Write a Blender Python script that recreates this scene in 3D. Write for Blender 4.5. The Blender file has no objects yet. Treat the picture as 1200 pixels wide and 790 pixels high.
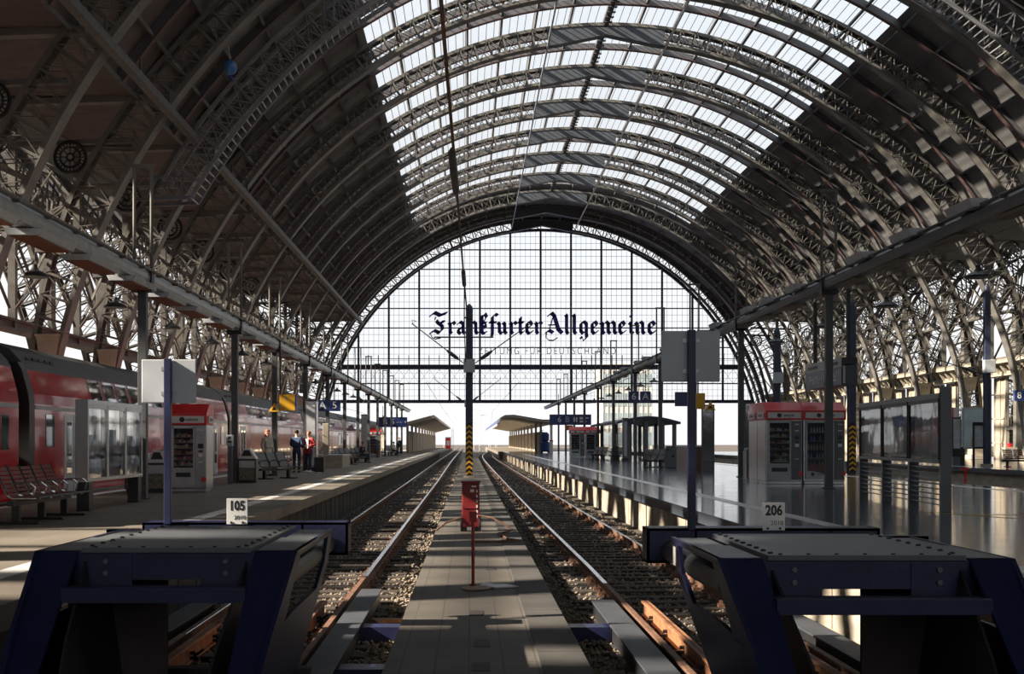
import bpy, math, random
import numpy as np
from mathutils import Vector, Matrix
random.seed(7)
SC = bpy.context.scene
COL = SC.collection
F, VU, VV, H = 1500.0, 550.0, 517.5, 1.34      # focal length in px of a 1200 px wide frame, horizon, eye height above platform

# ------------------------------------------------------------------ helpers
def ordi(n):
    return ['first', 'second', 'third', 'fourth', 'fifth', 'sixth', 'seventh', 'eighth', 'ninth', 'tenth', 'eleventh', 'twelfth',
            'thirteenth', 'fourteenth', 'fifteenth', 'sixteenth', 'seventeenth', 'eighteenth', 'nineteenth', 'twentieth'][n]

def tag(o, label=None, cat=None, group=None, kind=None):
    if label: o['label'] = label
    if cat: o['category'] = cat
    if group: o['group'] = group
    if kind: o['kind'] = kind
    return o

def thing(name, label, cat, loc=(0, 0, 0), rz=0, group=None):
    o = bpy.data.objects.new(name, None)
    o.empty_display_size = 0.2
    COL.objects.link(o)
    o.location = loc; o.rotation_euler = (0, 0, rz)
    return tag(o, label, cat, group)

def struct(name, loc=(0, 0, 0)):
    o = bpy.data.objects.new(name, None); COL.objects.link(o); o.location = loc
    o['kind'] = 'structure'
    return o

CH = {}
def kids(o): return CH.get(o.name, [])
def adopt(o, p):
    o.parent = p; CH.setdefault(p.name, []).append(o)

def dup(root, loc=None, rz=None, label=None, group=None):
    def rec(o, par):
        c = o.copy(); COL.objects.link(c)
        if par: adopt(c, par)
        for k in kids(o): rec(k, c)
        return c
    r = rec(root, None)
    if loc is not None: r.location = loc
    if rz is not None: r.rotation_euler = (0, 0, rz)
    if label: r['label'] = label
    if group: r['group'] = group
    return r

class MB:
    def __init__(s): s.v = []; s.f = []; s.m = []; s.k = 0
    def add(s, vs, fs):
        n = len(s.v); s.v.extend(vs)
        for f in fs: s.f.append(tuple(i + n for i in f)); s.m.append(s.k)
        return s
    def box(s, x0, x1, y0, y1, z0, z1):
        v = [(x0, y0, z0), (x1, y0, z0), (x1, y1, z0), (x0, y1, z0), (x0, y0, z1), (x1, y0, z1), (x1, y1, z1), (x0, y1, z1)]
        return s.add(v, [(0, 3, 2, 1), (4, 5, 6, 7), (0, 1, 5, 4), (1, 2, 6, 5), (2, 3, 7, 6), (3, 0, 4, 7)])
    def cbox(s, c, d):
        return s.box(c[0]-d[0]/2, c[0]+d[0]/2, c[1]-d[1]/2, c[1]+d[1]/2, c[2]-d[2]/2, c[2]+d[2]/2)
    def bar(s, p, q, w, h, up=(0, 0, 1)):
        p = Vector(p); q = Vector(q); d = q - p
        if d.length < 1e-6: return s
        d.normalize(); u = Vector(up)
        sd = d.cross(u)
        if sd.length < 1e-4: sd = d.cross(Vector((1, 0, 0)))
        sd.normalize(); u = sd.cross(d); sd = sd * w / 2; u = u * h / 2
        v = [tuple(e + a * sd + b * u) for e in (p, q) for a, b in ((-1, -1), (1, -1), (1, 1), (-1, 1))]
        return s.add(v, [(0, 1, 2, 3), (7, 6, 5, 4), (0, 4, 5, 1), (1, 5, 6, 2), (2, 6, 7, 3), (3, 7, 4, 0)])
    def path(s, pts, r, n=8, cap=True):
        pts = [Vector(p) for p in pts]; N = len(pts)
        rs = r if isinstance(r, (list, tuple)) else [r] * N
        prev = None; vs = []
        for i, p in enumerate(pts):
            d = (pts[min(i+1, N-1)] - pts[max(i-1, 0)]).normalized()
            if prev is None:
                u = Vector((0, 0, 1)) if abs(d.z) < .9 else Vector((1, 0, 0))
                u = (u - d * u.dot(d)).normalized()
            else:
                u = prev - d * prev.dot(d)
                u = u.normalized() if u.length > 1e-6 else d.orthogonal().normalized()
            prev = u; w = d.cross(u)
            for k in range(n):
                a = 2 * math.pi * k / n
                vs.append(tuple(p + (u * math.cos(a) + w * math.sin(a)) * rs[i]))
        fs = []
        for i in range(N - 1):
            for k in range(n):
                a = i*n+k; b = i*n+(k+1) % n
                fs.append((a, b, b+n, a+n))
        if cap:
            fs.append(tuple(range(n-1, -1, -1))); fs.append(tuple((N-1)*n+k for k in range(n)))
        return s.add(vs, fs)
    def tube(s, p, q, r, n=8, r2=None):
        return s.path([p, q], [r, r if r2 is None else r2], n)
    def prism(s, poly, ax, a, b):
        """poly: 2D points; ax 'x': (y,z) extruded along x; 'y': (x,z); 'z': (x,y)"""
        n = len(poly)
        def P(p, t): return {'x': (t, p[0], p[1]), 'y': (p[0], t, p[1]), 'z': (p[0], p[1], t)}[ax]
        vs = [P(p, a) for p in poly] + [P(p, b) for p in poly]
        fs = [tuple(range(n-1, -1, -1)), tuple(range(n, 2*n))] + [(i, (i+1) % n, n+(i+1) % n, n+i) for i in range(n)]
        return s.add(vs, fs)
    def lathe(s, prof, c=(0, 0, 0), n=16):
        vs = []; fs = []
        for r, z in prof:
            for k in range(n):
                a = 2*math.pi*k/n
                vs.append((c[0]+r*math.cos(a), c[1]+r*math.sin(a), c[2]+z))
        for i in range(len(prof)-1):
            for k in range(n):
                a = i*n+k; b = i*n+(k+1) % n
                fs.append((a, b, b+n, a+n))
        fs.append(tuple(range(n-1, -1, -1))); fs.append(tuple((len(prof)-1)*n+k for k in range(n)))
        return s.add(vs, fs)
    def ball(s, c, r, n=12, m=8):
        r = r if isinstance(r, (tuple, list)) else (r, r, r)
        vs = [(c[0], c[1], c[2]-r[2])]; fs = []
        for i in range(1, m):
            t = math.pi*i/m
            for k in range(n):
                a = 2*math.pi*k/n
                vs.append((c[0]+r[0]*math.sin(t)*math.cos(a), c[1]+r[1]*math.sin(t)*math.sin(a), c[2]-r[2]*math.cos(t)))
        vs.append((c[0], c[1], c[2]+r[2])); L = len(vs)-1
        for k in range(n): fs.append((0, 1+(k+1) % n, 1+k)); fs.append((L, L-n+k, L-n+(k+1) % n))
        for i in range(m-2):
            for k in range(n):
                a = 1+i*n+k; b = 1+i*n+(k+1) % n
                fs.append((a, b, b+n, a+n))
        return s.add(vs, fs)
    def ring(s, c, R, r, ax='y', n=24, m=6, a0=0, a1=2*math.pi):
        pts = []
        full = abs(a1-a0-2*math.pi) < 1e-6
        for k in range(n+1):
            a = a0+(a1-a0)*k/n
            e = {'y': (math.cos(a)*R, 0, math.sin(a)*R), 'x': (0, math.cos(a)*R, math.sin(a)*R), 'z': (math.cos(a)*R, math.sin(a)*R, 0)}[ax]
            pts.append((c[0]+e[0], c[1]+e[1], c[2]+e[2]))
        return s.path(pts, r, m, not full)
    def sweep(s, pts, nrm, w, h0, h1, ax=(0, 1, 0)):
        """box section swept along pts: w across ax, from h0 to h1 along each normal"""
        A = Vector(ax); vs = []; N = len(pts); fs = []
        for p, n in zip(pts, nrm):
            p = Vector(p); n = Vector(n)
            for a, b in ((-.5, h0), (.5, h0), (.5, h1), (-.5, h1)): vs.append(tuple(p + A*w*a + n*b))
        for i in range(N-1):
            for k in range(4):
                a = 4*i+k; b = 4*i+(k+1) % 4
                fs.append((a, b, b+4, a+4))
        fs += [(3, 2, 1, 0), tuple(4*(N-1)+k for k in range(4))]
        return s.add(vs, fs)
    def build(s, name, mats, parent=None, bevel=0, smooth=False, world=False):
        me = bpy.data.meshes.new(name)
        v = s.v
        if world and parent is not None:
            l = parent.location; v = [(a-l[0], b-l[1], c-l[2]) for a, b, c in v]
        me.from_pydata(v, [], s.f)
        if not isinstance(mats, (list, tuple)): mats = [mats]
        for m in mats: me.materials.append(m)
        if len(mats) > 1: me.polygons.foreach_set('material_index', s.m)
        if smooth: me.polygons.foreach_set('use_smooth', [True]*len(me.polygons))
        me.update()
        o = bpy.data.objects.new(name, me); COL.objects.link(o)
        if parent is not None: adopt(o, parent)
        if bevel:
            b = o.modifiers.new('bevel', 'BEVEL'); b.width = bevel; b.segments = 2; b.limit_method = 'ANGLE'
        return o

def text(name, s, size, mat, parent, loc, rz=0, ext=.004, bold=0, sx=1, gap=1, align='CENTER'):
    c = bpy.data.curves.new(name, 'FONT'); c.body = s; c.size = size; c.extrude = ext; c.offset = bold
    c.align_x = align; c.align_y = 'CENTER'; c.space_character = gap; c.resolution_u = 3
    t = bpy.data.objects.new(name+'_tmp', c); COL.objects.link(t)
    bpy.context.view_layer.update()
    me = bpy.data.meshes.new_from_object(t.evaluated_get(bpy.context.evaluated_depsgraph_get()))
    bpy.data.objects.remove(t)
    me.transform(Matrix.Translation(loc) @ Matrix.Rotation(rz, 4, 'Z') @ Matrix.Rotation(math.pi/2, 4, 'X') @ Matrix.Diagonal((sx, 1, 1, 1)))
    me.materials.clear(); me.materials.append(mat); me.name = name
    o = bpy.data.objects.new(name, me); COL.objects.link(o)
    if parent is not None: adopt(o, parent)
    return o

# ------------------------------------------------------------------ materials
MT = {}
def mat(name, col, rough=.6, metal=0.0, var=.25, scale=3.0, bump=0.0, bscale=30.0, spec=.5, coat=0.0, emis=None, stretch=(1, 1, 1)):
    m = bpy.data.materials.new(name); m.use_nodes = True
    nt = m.node_tree; N = nt.nodes; L = nt.links
    b = N['Principled BSDF']
    b.inputs['Roughness'].default_value = rough; b.inputs['Metallic'].default_value = metal
    b.inputs['Specular IOR Level'].default_value = spec
    b.inputs['Coat Weight'].default_value = coat
    tc = N.new('ShaderNodeTexCoord'); mp = N.new('ShaderNodeMapping'); mp.inputs['Scale'].default_value = stretch
    L.new(tc.outputs['Object'], mp.inputs['Vector'])
    nz = N.new('ShaderNodeTexNoise'); nz.inputs['Scale'].default_value = scale; nz.inputs['Detail'].default_value = 5
    L.new(mp.outputs['Vector'], nz.inputs['Vector'])
    rp = N.new('ShaderNodeValToRGB')
    e = rp.color_ramp.elements
    e[0].position = .3; e[1].position = .7
    e[0].color = tuple(c*(1-var) for c in col)+(1,); e[1].color = tuple(min(1, c*(1+var*.6)) for c in col)+(1,)
    L.new(nz.outputs['Fac'], rp.inputs['Fac']); L.new(rp.outputs['Color'], b.inputs['Base Color'])
    if bump:
        n2 = N.new('ShaderNodeTexNoise'); n2.inputs['Scale'].default_value = bscale; n2.inputs['Detail'].default_value = 4
        L.new(tc.outputs['Object'], n2.inputs['Vector'])
        bp = N.new('ShaderNodeBump'); bp.inputs['Strength'].default_value = bump; bp.inputs['Distance'].default_value = .03
        L.new(n2.outputs['Fac'], bp.inputs['Height']); L.new(bp.outputs['Normal'], b.inputs['Normal'])
    if emis:
        b.inputs['Emission Color'].default_value = tuple(emis[:3])+(1,); b.inputs['Emission Strength'].default_value = emis[3]
    MT[name] = m
    return m

def grid_floor(name, col, joint, sx, sy, rough, spec, var=.2, bump=.05, rvar=.06):
    """tiled / paved floor: brick pattern in world metres"""
    m = mat(name, col, rough, 0, var, .7, 0, 30, spec)
    nt = m.node_tree; N = nt.nodes; L = nt.links; b = N['Principled BSDF']; rp = [n for n in N if n.type == 'VALTORGB'][0]
    tc = [n for n in N if n.type == 'TEX_COORD'][0]
    br = N.new('ShaderNodeTexBrick'); br.offset = 0; br.inputs['Scale'].default_value = 1
    br.inputs['Brick Width'].default_value = sx; br.inputs['Row Height'].default_value = sy; br.inputs['Mortar Size'].default_value = .008
    br.inputs['Mortar'].default_value = tuple(joint)+(1,)
    br.inputs['Bias'].default_value = 0
    L.new(tc.outputs['Object'], br.inputs['Vector'])
    L.new(rp.outputs['Color'], br.inputs['Color1'])
    mx = N.new('ShaderNodeMix'); mx.data_type = 'RGBA'; mx.inputs[0].default_value = .25; mx.inputs[7].default_value = (col[0]*.6, col[1]*.6, col[2]*.6, 1)
    L.new(rp.outputs['Color'], mx.inputs[6]); L.new(mx.outputs[2], br.inputs['Color2'])
    L.new(br.outputs['Color'], b.inputs['Base Color'])
    nz = N.new('ShaderNodeTexNoise'); nz.inputs['Scale'].default_value = 1.7; nz.inputs['Detail'].default_value = 6
    L.new(tc.outputs['Object'], nz.inputs['Vector'])
    mr = N.new('ShaderNodeMapRange'); mr.inputs[3].default_value = max(.02, rough-rvar); mr.inputs[4].default_value = rough+rvar
    L.new(nz.outputs['Fac'], mr.inputs[0]); L.new(mr.outputs[0], b.inputs['Roughness'])
    if bump:
        bp = N.new('ShaderNodeBump'); bp.inputs['Strength'].default_value = bump; bp.inputs['Distance'].default_value = .02
        n2 = N.new('ShaderNodeTexNoise'); n2.inputs['Scale'].default_value = 2.5
        L.new(tc.outputs['Object'], n2.inputs['Vector']); L.new(n2.outputs['Fac'], bp.inputs['Height']); L.new(bp.outputs['Normal'], b.inputs['Normal'])
    return m

def glass(name, tint=(.93, .95, .97), refl=.08, rough=.02):
    m = bpy.data.materials.new(name); m.use_nodes = True
    nt = m.node_tree; N = nt.nodes; L = nt.links
    N.remove(N['Principled BSDF']); out = N['Material Output']
    t = N.new('ShaderNodeBsdfTransparent'); t.inputs['Color'].default_value = tuple(tint)+(1,)
    g = N.new('ShaderNodeBsdfGlossy'); g.inputs['Roughness'].default_value = rough
    lw = N.new('ShaderNodeLayerWeight'); lw.inputs['Blend'].default_value = .5
    pw = N.new('ShaderNodeMath'); pw.operation = 'POWER'; pw.inputs[1].default_value = 4.0; L.new(lw.outputs['Facing'], pw.inputs[0])
    ad = N.new('ShaderNodeMath'); ad.operation = 'MULTIPLY_ADD'; ad.inputs[1].default_value = .35; ad.inputs[2].default_value = refl-.04; ad.use_clamp = True
    nz = N.new('ShaderNodeTexNoise'); nz.inputs['Scale'].default_value = 1.2
    tc = N.new('ShaderNodeTexCoord'); L.new(tc.outputs['Object'], nz.inputs['Vector'])
    bp = N.new('ShaderNodeBump'); bp.inputs['Strength'].default_value = .06; bp.inputs['Distance'].default_value = .05
    L.new(nz.outputs['Fac'], bp.inputs['Height']); L.new(bp.outputs['Normal'], g.inputs['Normal'])
    mx = N.new('ShaderNodeMixShader')
    L.new(pw.outputs[0], ad.inputs[0]); L.new(ad.outputs[0], mx.inputs[0])
    L.new(t.outputs[0], mx.inputs[1]); L.new(g.outputs[0], mx.inputs[2]); L.new(mx.outputs[0], out.inputs['Surface'])
    MT[name] = m
    return m

iron = mat('iron_paint', (.155, .146, .132), .55, 0, .3, 1.2, .1, 12)
iron_d = mat('iron_dark', (.085, .082, .08), .6, 0, .3, 2)
iron_navy = mat('iron_navy', (.045, .055, .10), .5, 0, .2, 2)
boards = mat('roof_boards', (.165, .163, .16), .7, 0, .22, 1.0, .1, 8, stretch=(1, .3, 1))
boards_red = mat('roof_boards_red', (.115, .09, .085), .75, 0, .25, 1.0)
plate = mat('crown_plate', (.085, .095, .11), .5, 0, .2, 1.5)
purl = mat('purlin_paint', (.12, .12, .13), .6, 0, .2, 1)
redtrim = mat('red_lead', (.115, .07, .066), .6, 0, .2, 2)
steel = mat('galvanised', (.42, .43, .44), .38, .55, .15, 4)
steel_d = mat('dark_steel', (.035, .036, .04), .45, .3, .2, 4)
stain = mat('stainless', (.42, .42, .43), .25, .85, .1, 3)
chrome = mat('chrome', (.75, .75, .77), .12, 1, .05, 3)
greyp = mat('grey_paint', (.12, .13, .145), .4, 0, .12, 3)
greyl = mat('light_grey_paint', (.48, .51, .54), .45, 0, .1, 3)
blue = mat('buffer_blue', (.013, .016, .062), .42, 0, .25, 3, .08, 20)
blue_s = mat('sign_blue', (.022, .04, .16), .35, 0, .08, 3)
navy = mat('letter_navy', (.035, .05, .40), .5, 0, .1, 2)
white = mat('white_paint', (.75, .75, .74), .45, 0, .08, 4)
black = mat('black_plastic', (.015, .015, .017), .4, 0, .2, 4)
red = mat('signal_red', (.75, .025, .028), .35, 0, .15, 3, coat=.3)
red_t = mat('train_red', (.52, .010, .015), .12, 0, .12, 1, .05, 2, coat=.3, spec=.5)
train_roof = mat('train_roof', (.055, .052, .05), .55, 0, .25, 1.5)
train_grey = mat('train_grey', (.30, .31, .33), .3, 0, .15, 2)
train_door = mat('train_door', (.62, .63, .65), .25, 0, .08, 2)
tglass = mat('train_glass', (.02, .025, .03), .05, 0, .1, 1, spec=1.0, coat=1.0)
rust = mat('rust', (.20, .105, .065), .75, 0, .45, 9, .25, 40)
rust_o = mat('orange_rust', (.36, .16, .075), .7, 0, .35, 8, .2, 30)
railtop = mat('rail_top', (.62, .63, .66), .16, 1, .1, 3)
timber = mat('sleeper_timber', (.055, .043, .035), .85, 0, .4, 5, .4, 25, stretch=(.4, 3, 1))
gravel = mat('ballast_bed', (.08, .065, .052), .9, 0, .45, 6, .9, 14)
stone_a = mat('ballast_stone', (.27, .22, .17), .85, 0, .45, 1.7)
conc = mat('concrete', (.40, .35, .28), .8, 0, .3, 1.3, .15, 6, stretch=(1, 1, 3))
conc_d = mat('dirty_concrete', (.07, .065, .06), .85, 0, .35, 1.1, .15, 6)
cream = mat('cream_panel', (.40, .35, .275), .65, 0, .15, 1)
beige = mat('beige_wall', (.50, .44, .36), .7, 0, .15, .8)
slat = mat('slat_wood', (.20, .05, .038), .6, 0, .25, 6)
mesh_s = mat('bench_mesh', (.30, .31, .32), .35, .5, .15, 6)
yellow = mat('sign_yellow', (.80, .42, .02), .45, 0, .08, 3)
paper = mat('poster_paper', (.66, .66, .66), .5, 0, .3, 2.2)
paper2 = mat('poster_pale', (.48, .52, .56), .5, 0, .35, 3.1)
brown_c = mat('cardboard', (.42, .31, .22), .8, 0, .15, 5)
skin = mat('skin', (.58, .36, .26), .5, 0, .1, 8)
denim = mat('denim', (.03, .045, .085), .8, 0, .25, 9)
bluejk = mat('blue_jacket', (.035, .065, .14), .75, 0, .25, 6)
redjk = mat('red_jacket', (.45, .03, .035), .7, 0, .2, 6)
hair_d = mat('dark_hair', (.02, .014, .01), .6, 0, .3, 20)
hair_o = mat('ginger_hair', (.33, .10, .03), .6, 0, .3, 20)
pale_cl = mat('pale_cloth', (.55, .50, .44), .8, 0, .3, 7)
pale_far = mat('hazed_galvanised', (.62, .63, .66), .5, .1, .1, 1)  # galvanised grey made paler to stand in for distance haze
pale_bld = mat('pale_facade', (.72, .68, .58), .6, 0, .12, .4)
asph = grid_floor('left_platform_paving', (.205, .178, .145), (.13, .112, .092), 1.2, 1.2, .62, .35, .25, .15)
shiny = grid_floor('right_platform_tiles', (.105, .125, .16), (.07, .084, .11), .6, .6, .11, .75, .12, .03, .05)
pav = grid_floor('pier_paving', (.155, .138, .118), (.085, .08, .075), .3, .15, .75, .3, .3, .2)
gl_wall = glass('clear_glazing', (.96, .97, .99), .05)
gl_roof = glass('roof_glazing', (.96, .97, .98), .04)
gl_case = glass('showcase_glass', (.88, .90, .92), .12, .03)
gl_vend = glass('vending_glass', (.85, .86, .88), .09, .02)

plank_m = mat('plank_steel', (.075, .08, .092), .62, .1, .2, 3, spec=.3)
pole_m = mat('pole_paint', (.085, .088, .095), .5, 0, .15, 3)
red_d = mat('worn_red', (.22, .012, .014), .5, 0, .3, 4)
def translucent(name, col):
    m = mat(name, col, .5, 0, .3, 2.4); nt = m.node_tree; N = nt.nodes; L = nt.links
    t = N.new('ShaderNodeBsdfTranslucent'); mx = N.new('ShaderNodeMixShader'); mx.inputs[0].default_value = .6
    rp = [n for n in N if n.type == 'VALTORGB'][0]; L.new(rp.outputs['Color'], t.inputs['Color'])
    L.new(N['Principled BSDF'].outputs[0], mx.inputs[1]); L.new(t.outputs[0], mx.inputs[2]); L.new(mx.outputs[0], N['Material Output'].inputs['Surface'])
    return m
paper_t = translucent('translucent_poster', (.72, .73, .75))
paper_u = translucent('translucent_poster_grey', (.55, .58, .62))
line_w = mat('line_paint', (.88, .88, .87), .25, 0, .06, 2, spec=.8)
line_y = mat('yellow_line', (.55, .36, .05), .4, 0, .1, 2)
gantry_m = mat('gantry_paint', (.19, .19, .20), .5, 0, .15, 2)
EXPO, SKY, SUN, SUN_EL, SUN_AZ = 0.0, 1.06, 17.0, 30.5, -14
# ------------------------------------------------------------------ camera, sky, sun
cam = bpy.data.cameras.new('camera'); co = bpy.data.objects.new('camera', cam); COL.objects.link(co)
co.location = (0, 0, H); co.rotation_euler = (math.pi/2, 0, 0)
cam.sensor_width = 36; cam.lens = F*36/1200; cam.shift_x = (600-VU)/1200; cam.shift_y = (VV-395)/1200
cam.clip_start = .1; cam.clip_end = 3000
SC.camera = co
SC.view_settings.view_transform = 'Standard'; SC.view_settings.look = 'None'
SC.view_settings.gamma = 1; SC.view_settings.use_curve_mapping = False
SC.view_settings.exposure = EXPO
w = bpy.data.worlds.new('sky'); SC.world = w; w.use_nodes = True
N = w.node_tree.nodes; L = w.node_tree.links
bg = N['Background']
tc = N.new('ShaderNodeTexCoord'); sp = N.new('ShaderNodeSeparateXYZ'); L.new(tc.outputs['Generated'], sp.inputs[0])
rp = N.new('ShaderNodeValToRGB'); L.new(sp.outputs['Z'], rp.inputs['Fac'])
e = rp.color_ramp.elements
e[0].position = 0; e[0].color = (1, 1, 1, 1); e[1].position = .5; e[1].color = (.84, .92, 1, 1)
L.new(rp.outputs['Color'], bg.inputs['Color']); bg.inputs['Strength'].default_value = SKY
sun = bpy.data.lights.new('sun', 'SUN'); so = bpy.data.objects.new('sun', sun); COL.objects.link(so)
sun.energy = SUN; sun.angle = math.radians(.5); sun.color = (1, .87, .71)
_e = math.radians(SUN_EL); _a = math.radians(SUN_AZ)
_d = Vector((math.cos(_e)*math.cos(_a), -math.cos(_e)*math.sin(_a), -math.sin(_e)))   # travels to +X, slightly back to the camera
so.rotation_euler = _d.to_track_quat('-Z', 'Y').to_euler(); so.location = (-60, 60, 60)

# ------------------------------------------------------------------ hall geometry
XC, ZC, RA, RB = 9.3, -1.72, 28.7, 30.6
YW = 167.0
HALF = 30.1                      # half distance between hall axes
RIBS = [87.1+9.6*n for n in range(-12, 9)]
YN = -34.0                       # near end of the halls, behind the viewer
SKY_O, SKIN_O, Y_SKY = 15.6, 24.6, 144.8
def ell(t, d=0.0, a=RA, b=RB):
    return ((a+d)*math.cos(t), ZC+(b+d)*math.sin(t))
def nrm(t, a=RA, b=RB):
    n = Vector((math.cos(t)/a, 0, math.sin(t)/b)).normalized(); return n
def t_at_off(o, d=0.0): return math.acos(max(-1, min(1, o/(RA+d))))

def arc_ts(t0, t1, step, d=0.0):
    """parameters at about equal arc steps"""
    K = 400; P = [ell(t0+(t1-t0)*i/K, d) for i in range(K+1)]
    s = [0]
    for i in range(K): s.append(s[-1]+math.hypot(P[i+1][0]-P[i][0], P[i+1][1]-P[i][1]))
    n = max(1, round(s[-1]/step))
    return [t0+(t1-t0)*float(np.interp(s[-1]*j/n, s, range(K+1)))/K for j in range(n+1)]

def rdepth(t):
    z = ell(t)[1]
    return float(np.interp(z, [0.5, 6, 12, 17, 22, 29], [.75, 1.35, 1.9, 1.7, 1.35, 1.25]))
RBR = RB-.4
T0 = math.asin((1.0-ZC)/RBR)
def P3(o, y, z): return (o, y, z)

def rib_parts(parent):
    ts = arc_ts(T0, math.pi/2, .98)
    full = ts+[math.pi-t for t in ts[::-1][1:]]
    pin = [P3(ell(t, 0, RA, RBR)[0], 0, ell(t, 0, RA, RBR)[1]) for t in full]
    nn = [nrm(t, RA, RBR) for t in full]
    dd = [rdepth(t if t <= math.pi/2 else math.pi-t) for t in full]
    pout = [tuple(Vector(p)+n*d) for p, n, d in zip(pin, nn, dd)]
    # lower flange stays under the lattice, the crown web closes the middle
    keep = [i for i, p in enumerate(pin) if abs(p[0]) > 3.6]
    lo = MB(); L_ = [i for i in keep if pin[i][0] > 0]; R_ = [i for i in keep if pin[i][0] < 0]
    for idx in (L_, R_): 
        lo.sweep([pin[i] for i in idx], [nn[i] for i in idx], .78, -.03, .03)
        for y in (-.33, .33):
            lo.sweep([(pin[i][0], y, pin[i][2]) for i in idx], [nn[i] for i in idx], .035, .03, .2)
    lo.build('lower_chord', iron, parent)
    up = MB()
    up.sweep(pout, nn, .7, -.03, .03)
    for y in (-.33, .33): up.sweep([(p[0], y, p[2]) for p in pout], nn, .035, -.18, -.03)
    up.build('upper_chord', iron, parent)
    cp = MB()                                       # solid crown web with a pointed soffit
    mid = [i for i, p in enumerate(pin) if abs(p[0]) <= 4.6]
    poly = [(pout[i][0], pout[i][2]) for i in mid]
    xs0 = pin[mid[0]][0]
    soff = [(-xs0, pin[mid[-1]][2]), (-xs0*.82, pin[mid[-1]][2]+.1), (0, ZC+RBR+.48), (xs0*.82, pin[mid[0]][2]+.1), (xs0, pin[mid[0]][2])]
    cp.prism(poly+soff, 'y', -.3, .3)
    for a, b in zip(soff[:-1], soff[1:]): cp.bar((a[0], 0, a[1]), (b[0], 0, b[1]), .78, .05)
    cp.build('crown_plate', plate, parent)
    for side in (1, -1):
        lw = MB()
        for y in (-.33, .33):
            I = [i for i in range(len(full)) if (pin[i][0] > 3.6 if side > 0 else pin[i][0] < -3.6)]
            if side < 0: I = I[::-1]
            for a, b in zip(I[:-1], I[1:]):
                pa, pb, qa, qb = [Vector((p[0], y, p[2])) for p in (pin[a], pin[b], pout[a], pout[b])]
                lw.bar(pa, qa, .05, .11, nn[a].cross(Vector((0, 1, 0))))
                lw.bar(pa, qb, .03, .085, (0, 1, 0)); lw.bar(pb, qa, .03, .085, (0, 1, 0))
        lw.build('lattice_web', iron, parent)
        s = side
        sp = MB()                                   # spandrel struts between the arch and the valley gutter
        zs = [(27.9, 7.0), (28.1, 10.0), (27.0, 12.6)]
        top = [(HALF*s, 0, 14.6), (27.2*s, 0, 14.9), (25.6*s, 0, 15.0)]
        sp.bar((23.9*s, 0, 16.95), (HALF*s, 0, 16.75), .5, .28); sp.bar((24.6*s, 0, 15.05), (HALF*s, 0, 14.85), .3, .2)
        sp.bar((HALF*s, 0, 6.4), (HALF*s, 0, 16.8), .34, .34, (0, 1, 0))
        for z0, z1 in ((7.2, 10.2), (10.2, 7.2), (10.2, 13.0), (13.0, 10.2), (13.0, 14.8)):
            to = math.asin((z0-ZC)/RBR); a = Vector((ell(to)[0]+.9*nrm(to).x+.6, 0, z0))
            sp.bar((a.x*s, -.28, a.z), (HALF*s, -.1, z1), .05, .11, (0, 1, 0)); sp.bar((a.x*s, .28, a.z), (HALF*s, .1, z1), .05, .11, (0, 1, 0))
        for a in range(5):
            an = math.radians(20+a*28)
            sp.bar((HALF*s, 0, 11.0), ((HALF-2.7*math.cos(an))*s, 0, 11.0+3.6*math.sin(an)), .09, .07)
        sp.build('spandrel_strut', iron, parent)
        ro = MB(); c = (27.35*s, -.42, 14.2)
        ro.ring(c, .70, .085, 'y', 28, 6); ro.ring(c, .45, .05, 'y', 24, 5); ro.ring(c, .16, .06, 'y', 14, 5)
        for k in range(8):
            a = k*math.pi/4
            ro.bar((c[0]+.16*math.cos(a), c[1], c[2]+.16*math.sin(a)), (c[0]+.68*math.cos(a), c[1], c[2]+.68*math.sin(a)), .05, .05)
            b = a+math.pi/8
            ro.ring((c[0]+.57*math.cos(b), c[1], c[2]+.57*math.sin(b)), .085, .025, 'y', 10, 4)
        ro.build('rosette', black, parent)
        pe = MB(); px = (ell(T0)[0]+.45)*s
        pe.box(px-.75, px+.75, -.8, .8, 0, .35); pe.box(px-.6, px+.6, -.65, .65, .35, .8); pe.box(px-.5, px+.5, -.5, .5, .8, 1.05)
        pe.build('pedestal', conc, parent, .03)
        cb = MB(); zb = 5.7; to = math.asin((zb-ZC)/RBR); bx = (ell(to)[0]+.55)*s
        cb.prism([(bx-.38, zb-.5), (bx+.38, zb-.5), (bx+.52, zb+.4), (bx-.52, zb+.4)], 'y', -.5, .5)
        cb.box(bx-.56, bx+.56, -.54, .54, zb+.4, zb+.5)
        for k in range(4): cb.box(bx-.3+.16*k, bx-.22+.16*k, -.53, -.49, zb, zb+.22)
        cb.build('capital_block', cream, parent, .02)

rib0 = None
nR = len(RIBS)
for k, y in enumerate(RIBS):
    if y < 19: continue
    lab = 'riveted iron lattice roof arch, %s counting from the glazed end wall' % ordi(nR-1-k)
    if rib0 is None:
        rib0 = thing('roof_arch', lab, 'roof arch', (XC, y, 0), 0, 'lattice roof arches of the hall'); rib_parts(rib0)
    else: dup(rib0, (XC, y, 0), None, lab)

# secondary hall shells: same arches, copied as setting
def skin_mesh(o0, o1, d, y0, y1, mb, thick=.12, steps=14, x0=0.0):
    ts = [t_at_off(o0+(o1-o0)*i/steps, d) for i in range(steps+1)]
    mb.sweep_pts = None
    pts = [(x0+ell(t, d)[0], (y0+y1)/2, ell(t, d)[1]) for t in ts]
    mb.sweep(pts, [nrm(t) for t in ts], y1-y0, 0, thick)

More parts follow.
